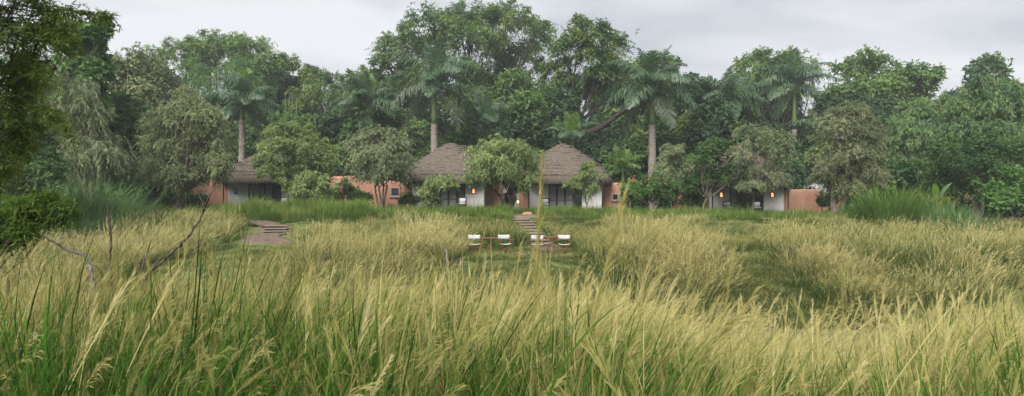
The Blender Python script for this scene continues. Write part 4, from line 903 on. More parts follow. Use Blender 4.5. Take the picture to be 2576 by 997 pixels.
palm('short palm without visible trunk left of the broadest palm', 918, 70, 272, None, tr=.28, spread=.9, seed=5, rot0=.4, old=False, spear=True)
palm('palm crown without visible trunk between the two right palms', 1825, 74, 262, None, tr=.28, spread=1.0, seed=6, rot0=2.6)
palm('shaded palm crown behind the fork-trunked tree', 1222, 69, 318, None, tr=.26, spread=.85, seed=7, counts=(2, 4, 4, 3, 0), old=False)
palm('young palm fanning out just above the bare thatched peak', 1438, 66, 352, None, tr=.2, spread=.62, seed=8, counts=(3, 3, 3, 2, 0), old=False, key='m')
palm('bright yellow-green young palm at the right eave of the bare-peaked cottage', 1568, 60, 430, None, tr=.16, spread=.5, seed=9, counts=(3, 4, 3, 2, 0), key='b', old=False)
palm('dark palm crown beside the slender distant palm', 2062, 72, 330, None, tr=.24, spread=.75, seed=10, counts=(1, 3, 4, 3, 0), old=False)

# ------------------------------------------------------------------ banana plant and potted plant
def paddle(L, Wd, e0, e1, mat, seed):
    rs = np.random.default_rng(seed); k = 12; s = np.linspace(0, 1, k); ang = np.radians(e0 + (e1 - e0) * s); ds = L / (k - 1)
    X = np.concatenate(([0], np.cumsum(np.cos(ang[:-1]) * ds))); Z = np.concatenate(([0], np.cumsum(np.sin(ang[:-1]) * ds)))
    wv = Wd * np.where(s < .25, .05, np.sin(np.clip((s - .25) / .75, 0, 1) * math.pi * .97 + .03) ** .6); V = []; F = []
    for i in range(k):
        for j, u in enumerate((-1, -.5, 0, .5, 1)): V.append((X[i] + abs(u) * .04, u * wv[i] + rs.normal(0, .01), Z[i] + abs(u) * wv[i] * .3))
    for i in range(k - 1):
        for j in range(4): F.append((i * 5 + j, i * 5 + j + 1, i * 5 + 6 + j, i * 5 + 5 + j))
    return mesh_np('leaf', np.array(V), [np.array(F)], mat, tint=np.clip(rs.normal(.5, .1, len(F)), 0, 1), smooth=True)
bn = empty('banana_plant', (XX(2358, 44), 44.0, float(H(XX(2358, 44), 44)))); tag(bn, 'banana plant with two broad upright leaves beside the tall reed clump', 'plant')
MB().tube([(0, 0, -.1), (.03, 0, .8), (0, 0, 1.3)], [.11, .09, .06], 8).build('stem', M['crownshaft'], bn, smooth=True)
for az, e0, e1, L_, W_, mt in ((3.5, 86, 80, 1.5, .26, 'leaf_banana'), (-.2, 80, 40, 1.75, .36, 'leaf_bamboo'), (-1.2, 60, -10, 1.3, .26, 'leaf_banana'), (2.3, 55, -30, 1.3, .26, 'leaf_bamboo')):
    link('leaf', paddle(L_, W_, e0, e1, M[mt], int(az * 10 + 50)), bn, loc=(0, 0, 1.1), rot=(0, 0, az))
pt = empty('potted_plant', (XX(1762, 52.2), 52.2, float(H(XX(1762, 52.2), 52.2)))); tag(pt, 'dark round pot with a leafy green plant beside the right cottage', 'plant')
MB().lathe([(.22, 0), (.34, .25), (.38, .5), (.36, .78), (.40, .82), (.40, .88), (.34, .88), (.32, .75)], n=20).build('pot', M['pot'], pt, smooth=True)
Cc = rng.normal(0, .16, (26, 3)) + np.array((0, 0, 1.35)); V, F, tint = crown_leaves(Cc, nrm(Cc - np.array((0, 0, 1.0))), np.full(26, .38), SP['shrub'], 1500, rng)
link('foliage', mesh_np('foliage', V, [F], M['leaf_banana'], tint=tint), pt)
MB().tube([(0, 0, .75), (.03, 0, 1.3)], [.03, .015], 6).build('stem', M['bark'], pt)
# ------------------------------------------------------------------ grasses
def blades(n, r, L, wid, lean, curve, segs, rs, wind=.12, az=None, base=None):
    """curved ribbons; returns verts, quads, tris, per-face tint, per-vertex hgt"""
    az = rs.uniform(0, 2 * math.pi, n) if az is None else az
    rr = r * np.sqrt(rs.random(n)); b = np.stack((rr * np.cos(az + rs.normal(0, .5, n)), rr * np.sin(az + rs.normal(0, .5, n)), np.full(n, -.05)), 1)
    if base is not None: b = base
    Ls = L[0] + (L[1] - L[0]) * rs.random(n) ** .8
    th0 = np.abs(rs.normal(lean, lean * .5, n)); th1 = np.abs(rs.normal(curve, curve * .55, n))
    s = np.linspace(0, 1, segs + 1); P = np.zeros((n, segs + 1, 3)); P[:, 0] = b
    hd = np.stack((np.cos(az), np.sin(az)), 1)
    for i in range(segs):
        th = np.minimum(th0 + th1 * s[i + 1] ** 1.6, 2.4); st = (Ls / segs)
        P[:, i + 1, :2] = P[:, i, :2] + hd * (np.sin(th) * st)[:, None] + np.array((wind, 0))[None] * (s[i + 1] * st)[:, None]
        P[:, i + 1, 2] = P[:, i, 2] + np.cos(th) * st
    sd = np.stack((-hd[:, 1], hd[:, 0], 0 * az), 1); tw = rs.uniform(-1, 1, n)
    sd = sd * np.cos(tw)[:, None] + np.stack((hd[:, 0], hd[:, 1], 0 * az), 1) * np.sin(tw)[:, None]
    wv = wid * rs.uniform(.6, 1.3, n)
    taper = np.array([.75] + [1.0] * (segs - 1)) * (1 - .35 * s[:-1])
    VL = P[:, :-1] - sd[:, None] * (wv[:, None] * taper[None] * .5)[..., None]; VR = P[:, :-1] + sd[:, None] * (wv[:, None] * taper[None] * .5)[..., None]
    V = np.concatenate((np.stack((VL, VR), 2).reshape(n, -1, 3), P[:, -1:]), 1); k = 2 * segs + 1
    o = np.arange(n)[:, None] * k
    Q = np.concatenate([o + np.array((2 * i, 2 * i + 1, 2 * i + 3, 2 * i + 2)) for i in range(segs - 1)]) if segs > 1 else np.zeros((0, 4), int)
    T = o + np.array((2 * segs - 2, 2 * segs - 1, 2 * segs))
    tint = np.clip(rs.normal(.5, .32, n), 0, 1.1)
    hg = np.tile(np.concatenate((np.repeat(s[:-1], 2), [1.0])), (n, 1)).ravel()
    return V.reshape(-1, 3), Q, T, np.concatenate((np.tile(tint, segs - 1), tint)), hg, P, Ls
def plumes(P, rs, m, frac, bl, bw, spread):
    """feathery seed head on the last frac of each stem"""
    n, k, _ = P.shape; t = np.sort(rs.uniform(1 - frac, 1.0, (n, m)), 1); x = t * (k - 1); i0 = np.minimum(x.astype(int), k - 2); f = (x - i0)[..., None]
    a = np.arange(n)[:, None]; p = P[a, i0] * (1 - f) + P[a, i0 + 1] * f; tan = nrm(P[a, i0 + 1] - P[a, i0])
    d = nrm(tan + rs.normal(0, spread, (n, m, 3)) + np.array((.10, 0, -.02)))
    u = (t - (1 - frac)) / frac; ln = bl * (np.sin(np.clip(u * .8 + .18, 0, 1) * math.pi) ** .6) * rs.uniform(.5, 1.2, (n, m))
    tip = p + d * ln[..., None]; tip[..., 2] -= .18 * ln
    sd = nrm(np.cross(d, rs.normal(0, 1, d.shape))) * (bw * .5)
    mid = p + d * (ln * .5)[..., None]
    V = np.stack((p, mid - sd, tip, mid + sd), 2).reshape(-1, 3); F = np.arange(n * m * 4).reshape(-1, 4)
    tint = np.clip(np.repeat(rs.normal(.5, .16, n), m) + rs.normal(0, .1, n * m), 0, 1)
    return V, F, tint, np.full(len(V), .9)
def tuft(name, seed, groups):
    """groups: dicts of blades (mat slot 0) and stems with plumes (slot 1)"""
    rs = np.random.default_rng(seed); Vs = []; Qs = []; Ts = []; tq = []; tt = []; hg = []; mq = []; mt = []; off = 0
    for g in groups:
        V, Q, T, ti, h, P, Ls = blades(g['n'], g['r'], g['L'], g['w'], g['lean'], g['curve'], g.get('segs', 4), rs, g.get('wind', .12))
        if g.get('dryup'): ti = np.clip(ti + g['dryup'], 0, 1.4)
        nq = len(Q); Vs.append(V); hg.append(h); Qs.append(Q + off); Ts.append(T + off); tq.append(ti[:nq]); tt.append(ti[nq:]); mq.append(np.zeros(nq, int)); mt.append(np.zeros(len(T), int)); off += len(V)
        if g.get('pl'):
            m_, frac, bl, bw, spd = g['pl']; V, F, ti, h = plumes(P, rs, m_, frac, bl, bw, spd)
            Vs.append(V); hg.append(h); Qs.append(F + off); tq.append(ti); mq.append(np.ones(len(F), int)); off += len(V)
    return np.concatenate(Vs), np.concatenate(Qs), np.concatenate(Ts), np.concatenate(tq + tt), np.concatenate(hg), np.concatenate(mq + mt)
def tuft_mesh(name, seed, groups, mats):
    V, Q, T, ti, hg, mi = tuft(name, seed, groups)
    me = mesh_np(name, V, [Q, T], mats, tint=ti, pt={'hgt': hg}); me.polygons.foreach_set('material_index', mi.astype(np.int32)); return me
def protos(cname, meshes):
    c = bpy.data.collections.new(cname)
    for i, me in enumerate(meshes):
        o = bpy.data.objects.new('%s_%02d' % (cname, i), me); c.objects.link(o)
    return c
def scatter(name, label, coll, P, rot, scl, dry, idx, parent_kind='stuff'):
    n = len(P); me = bpy.data.meshes.new(name); me.vertices.add(n); me.vertices.foreach_set('co', np.ascontiguousarray(P, np.float32).ravel())
    for k, v in (('rot', rot), ('scl', scl)):
        at = me.attributes.new(k, 'FLOAT_VECTOR', 'POINT'); at.data.foreach_set('vector', np.ascontiguousarray(v, np.float32).ravel())
    at = me.attributes.new('dry', 'FLOAT', 'POINT'); at.data.foreach_set('value', np.asarray(dry, np.float32))
    at = me.attributes.new('idx', 'INT', 'POINT'); at.data.foreach_set('value', np.asarray(idx, np.int32))
    o = link(name, me); tag(o, label, kind=parent_kind)
    ng = bpy.data.node_groups.new(name, 'GeometryNodeTree')
    ng.interface.new_socket('Geometry', in_out='INPUT', socket_type='NodeSocketGeometry'); ng.interface.new_socket('Geometry', in_out='OUTPUT', socket_type='NodeSocketGeometry')
    nd = ng.nodes; gi = nd.new('NodeGroupInput'); go = nd.new('NodeGroupOutput'); ip = nd.new('GeometryNodeInstanceOnPoints'); ci = nd.new('GeometryNodeCollectionInfo')
    ci.inputs['Collection'].default_value = coll; ci.inputs['Separate Children'].default_value = True; ci.inputs['Reset Children'].default_value = True
    ip.inputs['Pick Instance'].default_value = True
    def na(nm, ty):
        q = nd.new('GeometryNodeInputNamedAttribute'); q.data_type = ty; q.inputs['Name'].default_value = nm; return q.outputs['Attribute']
    lk = ng.links.new
    e2r = nd.new('FunctionNodeEulerToRotation'); lk(na('rot', 'FLOAT_VECTOR'), e2r.inputs[0])
    lk(gi.outputs[0], ip.inputs['Points']); lk(ci.outputs[0], ip.inputs['Instance']); lk(na('idx', 'INT'), ip.inputs['Instance Index'])
    lk(e2r.outputs[0], ip.inputs['Rotation']); lk(na('scl', 'FLOAT_VECTOR'), ip.inputs['Scale']); lk(ip.outputs[0], go.inputs[0])
    md = o.modifiers.new('planting', 'NODES'); md.node_group = ng
    return o
def pts_in(n, x0, x1, y0, y1): return np.stack((rng.uniform(x0, x1, n), rng.uniform(y0, y1, n)), 1)
def seat(P2, dz=0.0): return np.concatenate((P2, (H(P2[:, 0], P2[:, 1]) + dz)[:, None]), 1)
def rots(n, tilt=.06): return np.stack((rng.normal(0, tilt, n), rng.normal(0, tilt, n), rng.uniform(-.9, .9, n)), 1)
def ppx(P2): return P2[:, 0] / P2[:, 1] * FD + CX

# ---- near bank: unit-height (1 m) tufts scaled to size
gn, gf, gp = M['grass_near'], M['grass_far'], M['grass_plume']
near_green = [tuft_mesh('near_green', 20 + i, [dict(n=42, r=.17, L=(.45, 1.0), w=.0085, lean=.26, curve=.40, segs=6, wind=.22), dict(n=12, r=.18, L=(.3, .7), w=.008, lean=.5, curve=1.2, segs=6, wind=.16)], [gn, gp]) for i in range(3)]
near_stalk = [tuft_mesh('near_stalk', 40 + i, [dict(n=3, r=.17, L=(.75, 1.1), w=.0055, lean=.2, curve=.42, segs=8, wind=.30, dryup=.45, pl=(46, .28, .14, .0026, .15)), dict(n=8, r=.17, L=(.6, 1.05), w=.0055, lean=.3, curve=.3, segs=6, wind=.30, dryup=.5), dict(n=30, r=.16, L=(.4, .92), w=.008, lean=.3, curve=.6, segs=5, wind=.2, dryup=.12)], [gn, gp]) for i in range(4)]
near_dry = [tuft_mesh('near_dry', 60 + i, [dict(n=34, r=.2, L=(.35, .85), w=.0065, lean=.5, curve=1.2, segs=6, wind=.2, dryup=.6), dict(n=9, r=.17, L=(.7, 1.15), w=.006, lean=.6, curve=.35, segs=6, wind=.35, dryup=.6), dict(n=3, r=.17, L=(.8, 1.04), w=.005, lean=.2, curve=.6, segs=8, wind=.3, dryup=.5, pl=(60, .34, .15, .0028, .16))], [gn, gp]) for i in range(2)]
near_single = [tuft_mesh('near_single', 140 + i, [dict(n=2, r=.12, L=(.8, 1.05), w=.0055, lean=.22, curve=.5, segs=9, wind=.32, dryup=.4, pl=(54, .26, .11, .0028, (.13, .2, .3)[i % 3])), dict(n=3, r=.1, L=(.4, .8), w=.007, lean=.3, curve=.7, segs=5, wind=.2, dryup=.2)], [gn, gp]) for i in range(5)]
cn = protos('near_tuft', near_green + near_stalk + near_dry + near_single)
n0 = 5600
Yn = 2.7 + (15.9 - 2.7) * rng.random(n0) ** .70; Xn = rng.uniform(-1, 1, n0) * (.80 * Yn + .9); P2 = np.stack((Xn, Yn), 1); pxn = ppx(P2)
# how high the stand grows along the bank (tip line seen from the path)
tipline = np.interp(pxn, [-200, 0, 250, 520, 800, 1000, 1180, 1420, 1560, 1760, 2120, 2350, 2800], [680, 650, 625, 625, 640, 640, 668, 665, 700, 800, 838, 760, 715])
zt = CAMZ + (HY - tipline) / FD * Yn; hh = np.clip(zt - H(Xn, Yn), .5, 2.4) * rng.uniform(.55, 1.04, n0)
hh = hh * np.where(rng.random(n0) < .12, rng.uniform(1.1, 1.35, n0), 1)
u = rng.random(n0); lowfar = sstep(4.0, 10, Yn); patchy = .5 + .5 * np.sin(Xn * 1.1 + 2 * np.sin(Yn * .7)) * np.sin(Yn * .9 + Xn * .4)
kind = np.where(u < .64 - .20 * lowfar, rng.integers(0, 3, n0), np.where(u < .90, rng.integers(3, 7, n0), rng.integers(7, 9, n0)))
dry = np.clip(.0 + .24 * lowfar + .26 * patchy + .08 * sstep(900, 2000, pxn) + rng.normal(0, .10, n0) - .10 * (1 - sstep(3.2, 6.5, Yn)), 0.0, 1) - .16 * sstep(1000, 200, pxn) * (1 - sstep(4, 8, Yn))
S = np.stack((hh * .5 + .45, hh * .5 + .45, hh), 1)
ns_ = 380; Ys = rng.uniform(3.4, 14.5, ns_); Xs = rng.uniform(-1, 1, ns_) * .78 * Ys; ps_ = Xs / Ys * FD + CX     # lone seed stems overtopping the stand
ts_ = np.interp(ps_, [0, 500, 1180, 1420, 1760, 2120, 2600], [600, 590, 625, 620, 680, 700, 660]) + np.abs(rng.normal(0, 45, ns_))
ts_ = np.where((ps_ > 215) & (ps_ < 560) & (Ys < 12.5), np.maximum(ts_, 690), ts_)
hs_ = np.clip(CAMZ + (HY - ts_) / FD * Ys - H(Xs, Ys), .6, 2.6); Ss = np.stack((hs_ * .5 + .4, hs_ * .5 + .4, hs_), 1)
P2 = np.concatenate((P2, np.stack((Xs, Ys), 1))); S = np.concatenate((S, Ss)); dry = np.concatenate((dry, np.clip(rng.normal(.42, .15, ns_), 0, 1))); kind = np.concatenate((kind, rng.integers(9, 14, ns_))); n0 += ns_
scatter('foreground_grass', 'tall green and straw-coloured grass filling the near bank', cn, seat(P2), rots(n0, .15), S, dry, kind)

# ---- far bank, 1 m tussocks: width in the blades grows with distance
far_straw = [tuft_mesh('far_straw', 80 + i, [dict(n=46, r=.20, L=(.4, .95), w=.014, lean=.26, curve=.75, segs=4, wind=.10), dict(n=9, r=.2, L=(.75, 1.15), w=.0085, lean=.24, curve=.5, segs=5, wind=.2, dryup=.3, pl=(8, .32, .18, .008, .13)), dict(n=14, r=.2, L=(.6, 1.05), w=.008, lean=.34, curve=.5, segs=4, wind=.2, dryup=.25)], [gf, gp]) for i in range(4)]
far_green = [tuft_mesh('far_green', 90 + i, [dict(n=70, r=.22, L=(.4, 1.05), w=.015, lean=.3, curve=.85, segs=4, wind=.1), dict(n=5, r=.2, L=(.85, 1.1), w=.0085, lean=.2, curve=.45, segs=5, wind=.2, dryup=.3, pl=(8, .3, .10, .010, .22))], [gf, gp]) for i in range(3)]
short = [tuft_mesh('short', 100 + i, [dict(n=60, r=.35, L=(.15, .42), w=.016, lean=.4, curve=1.0, segs=3)], [gf, gp]) for i in range(2)]
cf = protos('bank_tuft', far_straw + far_green + short)
def bank_class(x, y):
    """what grows at a spot of the far bank: 0 tall straw, 1 tall green, 2 short, -1 bare"""
    px = x / y * FD + CX; c = np.zeros(len(x), int); x0, y0 = x, y; x = x + rng.normal(0, .45, len(x)); y = y + rng.normal(0, .6, len(x))
    ye = y + 4.0 * sstep(-4.5, -9.5, x)
    c[(ye < 25.95)] = -1
    c[(x > -2.9) & (x < 4.0) & (y < 36.4)] = 2                                     # river terrace and the bank below it
    c[(x > -4.6) & (x <= -2.9) & (y < 31)] = 2
    c[(x > 4.0) & (x < 9.3) & (y < 28.2)] = 2
    c[(x > 8.6) & (x < 12.6) & (y < 34.2)] = 2                                     # mown-looking slope right of centre
    c[(x > -15.2) & (x < -9.4) & (y < 36.6)] = 2                                   # low mound before the left path
    c[(x > -4.4) & (x < .6) & (y > 36.4) & (y < 44.5)] = 1                         # green hillside left of the steps
    c[(x > 2.2) & (x < 5.6) & (y > 38.5) & (y < 45)] = 1
    c[(x > 10.5) & (x < 13.8) & (y > 34.2) & (y < 41)] = 1
    c[(x < -9.2) & (x > -16.5) & (y > 39.2)] = 1
    c[(x < -3.5) & (y > 41.5) & (rng.random(len(x)) < .6)] = 1
    c[(c == 0) & (rng.random(len(x)) < .08)] = 2
    gp_ = np.sin(x * .75 + 1.3 * np.sin(y * .6)) * np.sin(y * .62 + x * .28 + 1.0); c[(c == 0) & (x > 3) & (gp_ > .12)] = 1; c[(c == 0) & (x < -3) & (gp_ > .42)] = 1
    c[(c == 2) & (rng.random(len(x)) < .10) & ~((x > -3.2) & (x < 3.9) & (y > 27)) & ~((x > -15.2) & (x < -9.4)) & ~((x > 8.4) & (x < 12.8))] = 0
    x, y = x0, y0
    c[(x > -.2) & (x < 2.6) & (y > 33.6) & (y < 34.2)] = -1
    sx = 1.62 - (y - 36.9) / 7.6 * 1.02
    c[(abs(x - sx) < .78) & (y > 34) & (y < 46.3)] = -1
    c[(x - sx > -1.2) & (x - sx < .8) & (y > 34) & (y < 36.6)] = np.where(c[(x - sx > -1.2) & (x - sx < .8) & (y > 34) & (y < 36.6)] < 0, -1, 2)
    c[(px > 606) & (px < 752) & (y > 34.0) & (y < 39.2)] = -1
    rx = np.interp(y, [38.5, 39.6, 40.5, 41.6, 43.2], [690, 664, 640, 612, 580]); c[(abs(px - rx) < 34) & (y > 38.3) & (y < 43.2)] = -1
    return c
par = np.concatenate((pts_in(1250, -42, 42, 21.5, 46.5), pts_in(260, -10, 16, 25, 37))); kid = rng.integers(4, 9, len(par)); rad_ = rng.uniform(.35, .75, len(par)).repeat(kid)
pdry = rng.normal(0, .17, len(par)).repeat(kid); ph_ = rng.uniform(.62, 1.22, len(par)).repeat(kid); par = par.repeat(kid, 0); off_ = rng.normal(0, .55, par.shape) * rad_[:, None]
P2 = np.concatenate((par + off_, pts_in(3000, -42, 42, 21.5, 46.5), pts_in(3200, -16, 16, 25, 37), pts_in(2600, 3.5, 14, 25.6, 34.5), pts_in(1900, -4.5, 6.2, 30.5, 46.2))); TI = np.concatenate((off_, np.zeros((10700, 2)))); PD = np.concatenate((pdry, rng.normal(-.05, .12, 10700))); PH = np.concatenate((ph_, np.ones(10700)))
ok_ = np.abs(P2[:, 0]) < P2[:, 1] * .80 + 2; P2 = P2[ok_]; TI = TI[ok_]; PD = PD[ok_]; PH = PH[ok_]
cl = bank_class(P2[:, 0], P2[:, 1]); P2 = P2[cl >= 0]; TI = TI[cl >= 0]; PD = PD[cl >= 0]; PH = PH[cl >= 0]; cl = cl[cl >= 0]; n1_ = len(P2)
lump = .5 + .5 * np.sin(P2[:, 0] * .9 + 1.7 * np.sin(P2[:, 1] * .45)) * np.sin(P2[:, 1] * .8 + P2[:, 0] * .35)
tl = np.interp(ppx(P2), [0, 200, 330, 600, 700, 880, 1000, 1150, 1300, 1480, 1560, 1760, 1850, 1960, 2100, 2300, 2500, 2600], [545, 548, 512, 520, 560, 548, 522, 532, 548, 552, 525, 530, 565, 545, 525, 545, 545, 535])
room = CAMZ + (HY - tl) / FD * P2[:, 1] - H(P2[:, 0], P2[:, 1])
tall = np.clip(room, .35, 1.9) * PH * rng.uniform(.6, 1.08, n1_) * (.78 + .28 * lump)
low = np.where((np.abs(P2[:, 0] - .5) < 3.6) & (P2[:, 1] < 31.2), np.clip(CAMZ + (HY - 655) / FD * P2[:, 1] - H(P2[:, 0], P2[:, 1]), .3, 1.5) * 1.9 * rng.uniform(.45, 1.1, n1_), rng.uniform(.45, 1.0, n1_))
low = np.where((np.abs(P2[:, 0] - .4) < 3.2) & (P2[:, 1] > 31.2) & (P2[:, 1] < 34.8), rng.uniform(.5, 1.15, n1_), low)
low = np.where((P2[:, 0] > 4) & (P2[:, 0] < 8.8), low * 1.9, np.where((P2[:, 0] >= 8.8) & (P2[:, 0] < 13), low * rng.uniform(.7, 1.9, n1_), low))
hgt = np.where(cl == 2, low, tall * np.where((cl == 1) & (np.abs(P2[:, 0]) > 4.5), .88, 1))
px_ = ppx(P2)
# keep the chairs, the steps and the left path open to view
hgt = np.where((cl != 2) & (P2[:, 0] > 2.4) & (P2[:, 0] < 4.6) & (P2[:, 1] < 44), hgt * .85, hgt)
hgt = np.where((px_ > 590) & (px_ < 760) & (P2[:, 1] < 37), np.minimum(hgt, .75), hgt)
hgt = np.where((px_ > 1480) & (px_ < 1800) & (P2[:, 1] > 36), hgt * 1.0, hgt)
kind = np.where(cl == 0, np.where(rng.random(n1_) < .70, rng.integers(0, 4, n1_), rng.integers(4, 7, n1_)), np.where(cl == 1, rng.integers(4, 7, n1_), rng.integers(7, 9, n1_)))
dry = np.where(cl == 0, .27 + .26 * lump, np.where(cl == 1, .16, .44)) + PD * np.where(cl == 2, .5, 1) + rng.normal(0, .06, n1_)
S = np.stack((hgt * .45 + .6, hgt * .45 + .6, hgt), 1); S = np.where((kind >= 7)[:, None], S * np.array((.9, .9, 1.0)), S)
RT = rots(n1_, .06); RT[:, 0] -= TI[:, 1] * .55; RT[:, 1] += TI[:, 0] * .55; S[:, 2] *= np.where(np.abs(TI).sum(1) > 0, 1.08 - .35 * np.hypot(TI[:, 0], TI[:, 1]), .72)
scatter('bank_grass', 'straw-topped tussock grass covering the far bank below the cottages', cf, seat(P2), RT, S, dry, kind)

# ---- fresh green grass along the cottage terrace
fresh = [tuft_mesh('fresh', 110 + i, [dict(n=80, r=.32, L=(.4, 1.0), w=.018, lean=.14, curve=.5, segs=3, wind=.05)], [M['grass_fresh'], gp]) for i in range(3)]
cg = protos('lawn_tuft', fresh)
P2 = pts_in(2300, -26, 23, 43.2, 53.2); P2 = P2[(P2[:, 1] + 3.5 * sstep(-4.5, -9.5, P2[:, 0]) > 45.4 + 1.1 * np.sin(P2[:, 0] * .8) + .8 * np.sin(P2[:, 0] * 2.3))]
P2 = np.concatenate((P2, pts_in(500, -17, -9, 40.6, 45)))
in_step = (np.abs(P2[:, 0] - .95) < 1.0) & (P2[:, 1] < 50); P2 = P2[~in_step]
vd = np.zeros(len(P2), bool)
for cx_ in (-19.9, -5.12, 4.3, 18.6): vd |= (np.abs(P2[:, 0] - cx_) < 3.8) & (P2[:, 1] > 52.6)
P2 = P2[~vd]; k_ = len(P2); up_ = 1 + .55 * ((P2[:, 0] < -9.2) & (P2[:, 0] > -18) & (P2[:, 1] < 46)) + .3 * (rng.random(k_) < .15); hg_ = up_ * rng.uniform(.45, 1.1, k_) * np.where(P2[:, 1] < 50, 1.1, .9) * (.8 + .3 * np.sin(P2[:, 0] * 1.9) * np.sin(P2[:, 1] * 1.3 + P2[:, 0]))
scatter('terrace_grass', 'fresh bright green grass growing along the cottage terrace', cg, seat(P2), rots(k_, .06), np.stack((hg_ * .4 + .6, hg_ * .4 + .6, hg_), 1), np.clip(.22 + .16 * np.sin(P2[:, 0] * .9 + P2[:, 1] * 1.7) + rng.normal(0, .14, k_), 0, 1), rng.integers(0, 3, k_))

# ---- big single clumps
def big_clump(name, label, px, Y, h, n, r, mat, dryv, wind=.08, plume=0, lean=.2, curve=.8, group='large reed clumps'):
    rs = np.random.default_rng(int(px))
    gr = [dict(n=n, r=r, L=(h * .5, h * 1.08), w=.028, lean=lean, curve=curve, segs=5, wind=wind)]
    if plume: gr.append(dict(n=plume, r=r * .8, L=(h * .9, h * 1.25), w=.014, lean=lean * .6, curve=.35, segs=5, wind=wind * 1.5, dryup=.4, pl=(26, .2, .16, .02, .3)))
    me = tuft_mesh('foliage', int(px), gr, [mat, gp]); x = XX(px, Y)
    root = empty(name, (x, Y, float(H(x, Y)))); tag(root, label, 'reeds', group)
    link('foliage', me, root); return root
big_clump('reed_clump', 'tall blue-green reed clump under the dark tree, widest at the left', 120, 36.5, 3.6, 900, 1.5, M['reed'], .2, lean=.25, curve=.9)
big_clump('reed_clump', 'pale green reed clump right of the widest one, before the leafy tree', 215, 37.5, 3.5, 800, 1.3, M['reed'], .2, lean=.22, curve=1.0)
big_clump('reed_clump', 'pale reed clump at the right end of the left reed bed', 292, 38, 2.9, 520, 1.0, M['reed'], .2, lean=.3, curve=1.1)
big_clump('reed_clump', 'thin reeds at the left picture edge behind the low bough', 30, 36, 3.0, 500, 1.2, M['reed'], .2, lean=.3, curve=1.1)
big_clump('reed_clump', 'low arching reed clump in front of the left reed bed', 170, 34.5, 2.4, 520, 1.1, M['reed'], .2, lean=.35, curve=1.2)
big_clump('reed_clump', 'short arching reeds at the front right of the left reed bed', 255, 35.5, 2.2, 420, .9, M['reed'], .2, lean=.35, curve=1.2)
big_clump('reed_clump', 'largest fresh green reed clump below the bamboo at right', 2235, 42, 3.0, 950, 1.1, M['grass_fresh'], .2, curve=.65, wind=.05)
big_clump('reed_clump', 'green reed clump just left of the banana plant', 2310, 43, 2.6, 650, .9, M['grass_fresh'], .2, curve=.65, wind=.05)
big_clump('reed_clump', 'reed clump with pale seed plumes below the banana plant', 2365, 40.5, 2.0, 420, 1.0, M['reed'], .2, plume=26, curve=.5)
big_clump('reed_clump', 'sparse blue-green reeds before the dark rounded tree', 2425, 39, 2.0, 420, 1.2, M['reed'], .2, curve=.7)
big_clump('reed_clump', 'short green reed tuft at the foot of the brown olive tree', 2165, 44, 1.7, 500, 1.0, M['grass_fresh'], .2, curve=.8)

# ---- single tall seed stalks standing out of the near grass
def stalk(label, base, tip, h0=.0034, m=110, frac=.28, bl=.10, bend=.1, seed=1, leaf=2):
    rs = np.random.default_rng(seed); q = W(*tip); bx = XX(base[0], base[1]); b = np.array((bx, base[1], float(H(bx, base[1])) - .03))
    k = 14; P = curve_pts(b, q, (-(q[0] - b[0]) * bend, 0, .04 * (q[2] - b[2])), k)
    root = empty('grass_stalk', b); tag(root, label, 'grass stalk', 'tall seeding grass stalks in front')
    V, F = tube_np(P - b, np.linspace(h0, h0 * .3, k), 5); nV = len(V)
    link('stem', mesh_np('stem', V, [F], M['grass_near'], tint=np.full(len(F), 1.15), pt={'hgt': np.linspace(.5, 1, k).repeat(5)}), root)
    Vp, Fp, ti, hg = plumes((P - b)[None], rs, m + 40, frac, bl * .95, .003, .11)
    link('seed_head', mesh_np('seed_head', Vp, [Fp], M['grass_plume'], tint=ti + .25, pt={'hgt': hg}), root)
    for i in range(leaf):
        Vb, Q, T, tb_, h, _, _ = blades(1, .01, (.5, .8), .009, .25, 1.3, 7, rs, .1, base=np.array([(P - b)[3 + 3 * i]]))
        link('leaf', mesh_np('leaf', Vb, [Q, T], M['grass_near'], tint=tb_ + .3, pt={'hgt': h}), root)
stalk('soft upright seed stalk crossing the bare-peaked cottage lantern', (1305, 2.1), (1364, 388, 2.0), seed=1)
stalk('seed stalk leaning far right before the flowering bush', (1330, 2.3), (1580, 458, 2.1), m=150, bl=.10, seed=3)
stalk('pale straight seed stalk standing over the water at right', (2112, 4.2), (2118, 688, 4.0), m=90, bl=.08, seed=4)
stalk('seed stalk leaning right before the short grass slope', (1760, 3.6), (1852, 588, 3.4), m=110, bl=.09, seed=5)
stalk('slender pale stalk before the wooden steps on the left', (690, 5.2), (738, 556, 5.0), m=70, bl=.06, frac=.18, seed=6)
stalk('curved seed stalk before the left canvas chairs', (1090, 4.0), (1225, 562, 3.8), m=60, bl=.06, seed=7)
stalk('green drooping seed stalk at the right, over the dark bank', (2010, 4.4), (2085, 742, 4.2), m=90, bl=.08, bend=.25, seed=8)
stalk('leaning seed stalk under the far right reeds', (2330, 4.0), (2440, 690, 3.8), m=90, bl=.08, seed=9)
stalk('thin stalk slanting across the ramp of the left steps', (640, 4.6), (600, 500, 4.4), m=50, bl=.06, seed=10)

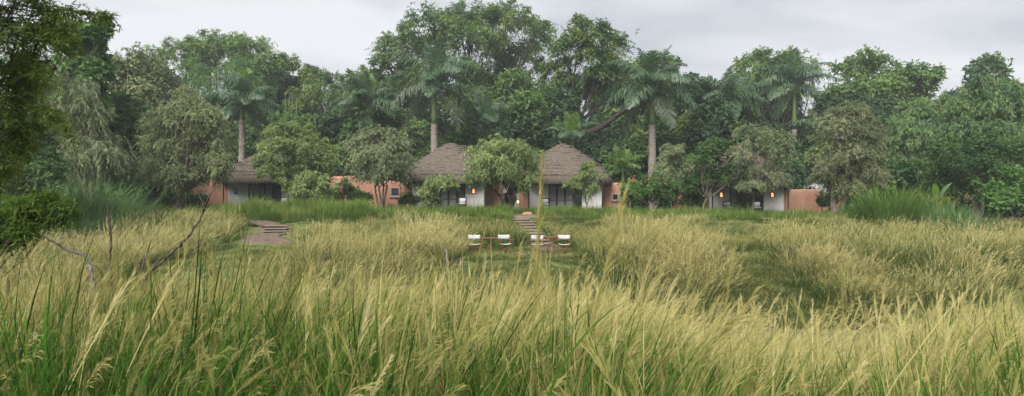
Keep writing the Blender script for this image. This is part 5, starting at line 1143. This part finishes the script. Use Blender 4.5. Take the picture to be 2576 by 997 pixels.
# ------------------------------------------------------------------ woodland filling the shade behind the gardens
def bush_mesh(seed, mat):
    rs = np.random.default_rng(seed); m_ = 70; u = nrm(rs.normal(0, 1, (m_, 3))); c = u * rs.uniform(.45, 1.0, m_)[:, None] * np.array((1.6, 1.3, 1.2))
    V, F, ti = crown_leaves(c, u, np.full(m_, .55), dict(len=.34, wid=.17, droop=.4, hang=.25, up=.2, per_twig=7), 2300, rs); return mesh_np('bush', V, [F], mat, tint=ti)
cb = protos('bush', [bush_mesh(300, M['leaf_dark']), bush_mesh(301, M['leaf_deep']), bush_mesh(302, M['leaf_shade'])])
pts = []
for Yr, top, step in ((66, 5.2, 2.3), (70, 8.0, 2.4), (76, 10.0, 2.6), (102, 15.0, 3.2)):
    hwid = Yr * .84
    for x in np.arange(-hwid, hwid, step):
        tp = top * (1 + .25 * math.sin(x * .35 + Yr) + .12 * math.sin(x * 1.1))
        if x < -20 and Yr < 80: tp *= .9
        for z in np.arange(.6, tp, 1.75 * (1 if Yr < 90 else 1.3)): pts.append((x + rng.normal(0, .5), Yr + rng.normal(0, 1.0), float(H(x, Yr)) + z + rng.normal(0, .3), Yr))
for x in np.arange(-46, -27.5, 1.9):                                            # left thicket beside the gardens
    for z in (.5, 1.9, 3.2): pts.append((x + rng.normal(0, .4), 54 + rng.normal(0, .8), float(H(x, 54)) + z, 54))
for x in np.arange(29.5, 48, 1.9):
    for z in (.5, 2.0, 3.4): pts.append((x + rng.normal(0, .4), 55 + rng.normal(0, .8), float(H(x, 55)) + z, 55))
pts = np.array(pts); gone = np.zeros(len(pts), bool)
for cx_, cy_ in ((-19.9, 57.6), (-5.12, 57.8), (4.3, 57.8), (18.6, 56.8)): gone |= (np.hypot(pts[:, 0] - cx_, pts[:, 1] - cy_) < 6.2)
pts = pts[~gone]; k_ = len(pts)
sc_ = rng.uniform(.85, 1.35, k_) * np.where(pts[:, 3] > 90, 1.5, 1.0)
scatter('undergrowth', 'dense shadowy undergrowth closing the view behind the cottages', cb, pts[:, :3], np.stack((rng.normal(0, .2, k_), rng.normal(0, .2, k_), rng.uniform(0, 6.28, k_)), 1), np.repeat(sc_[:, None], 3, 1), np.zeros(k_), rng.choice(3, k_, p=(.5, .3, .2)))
# ------------------------------------------------------------------ damp air
HAZE = 0.0007
hm = bpy.data.materials.new('haze'); hm.use_nodes = True; hn = hm.node_tree.nodes; hl = hm.node_tree.links
hn.remove(hn['Principled BSDF']); pv = hn.new('ShaderNodeVolumePrincipled')
pv.inputs['Color'].default_value = (.92, .96, 1.0, 1); pv.inputs['Density'].default_value = HAZE; pv.inputs['Anisotropy'].default_value = .2
hl.new(pv.outputs[0], hn['Material Output'].inputs['Volume'])
hb = MB().box((0, 400, 13.5), (1900, 1100, 33.4)).build('haze', hm); tag(hb, 'thin pale haze softening the distant trees', kind='stuff')
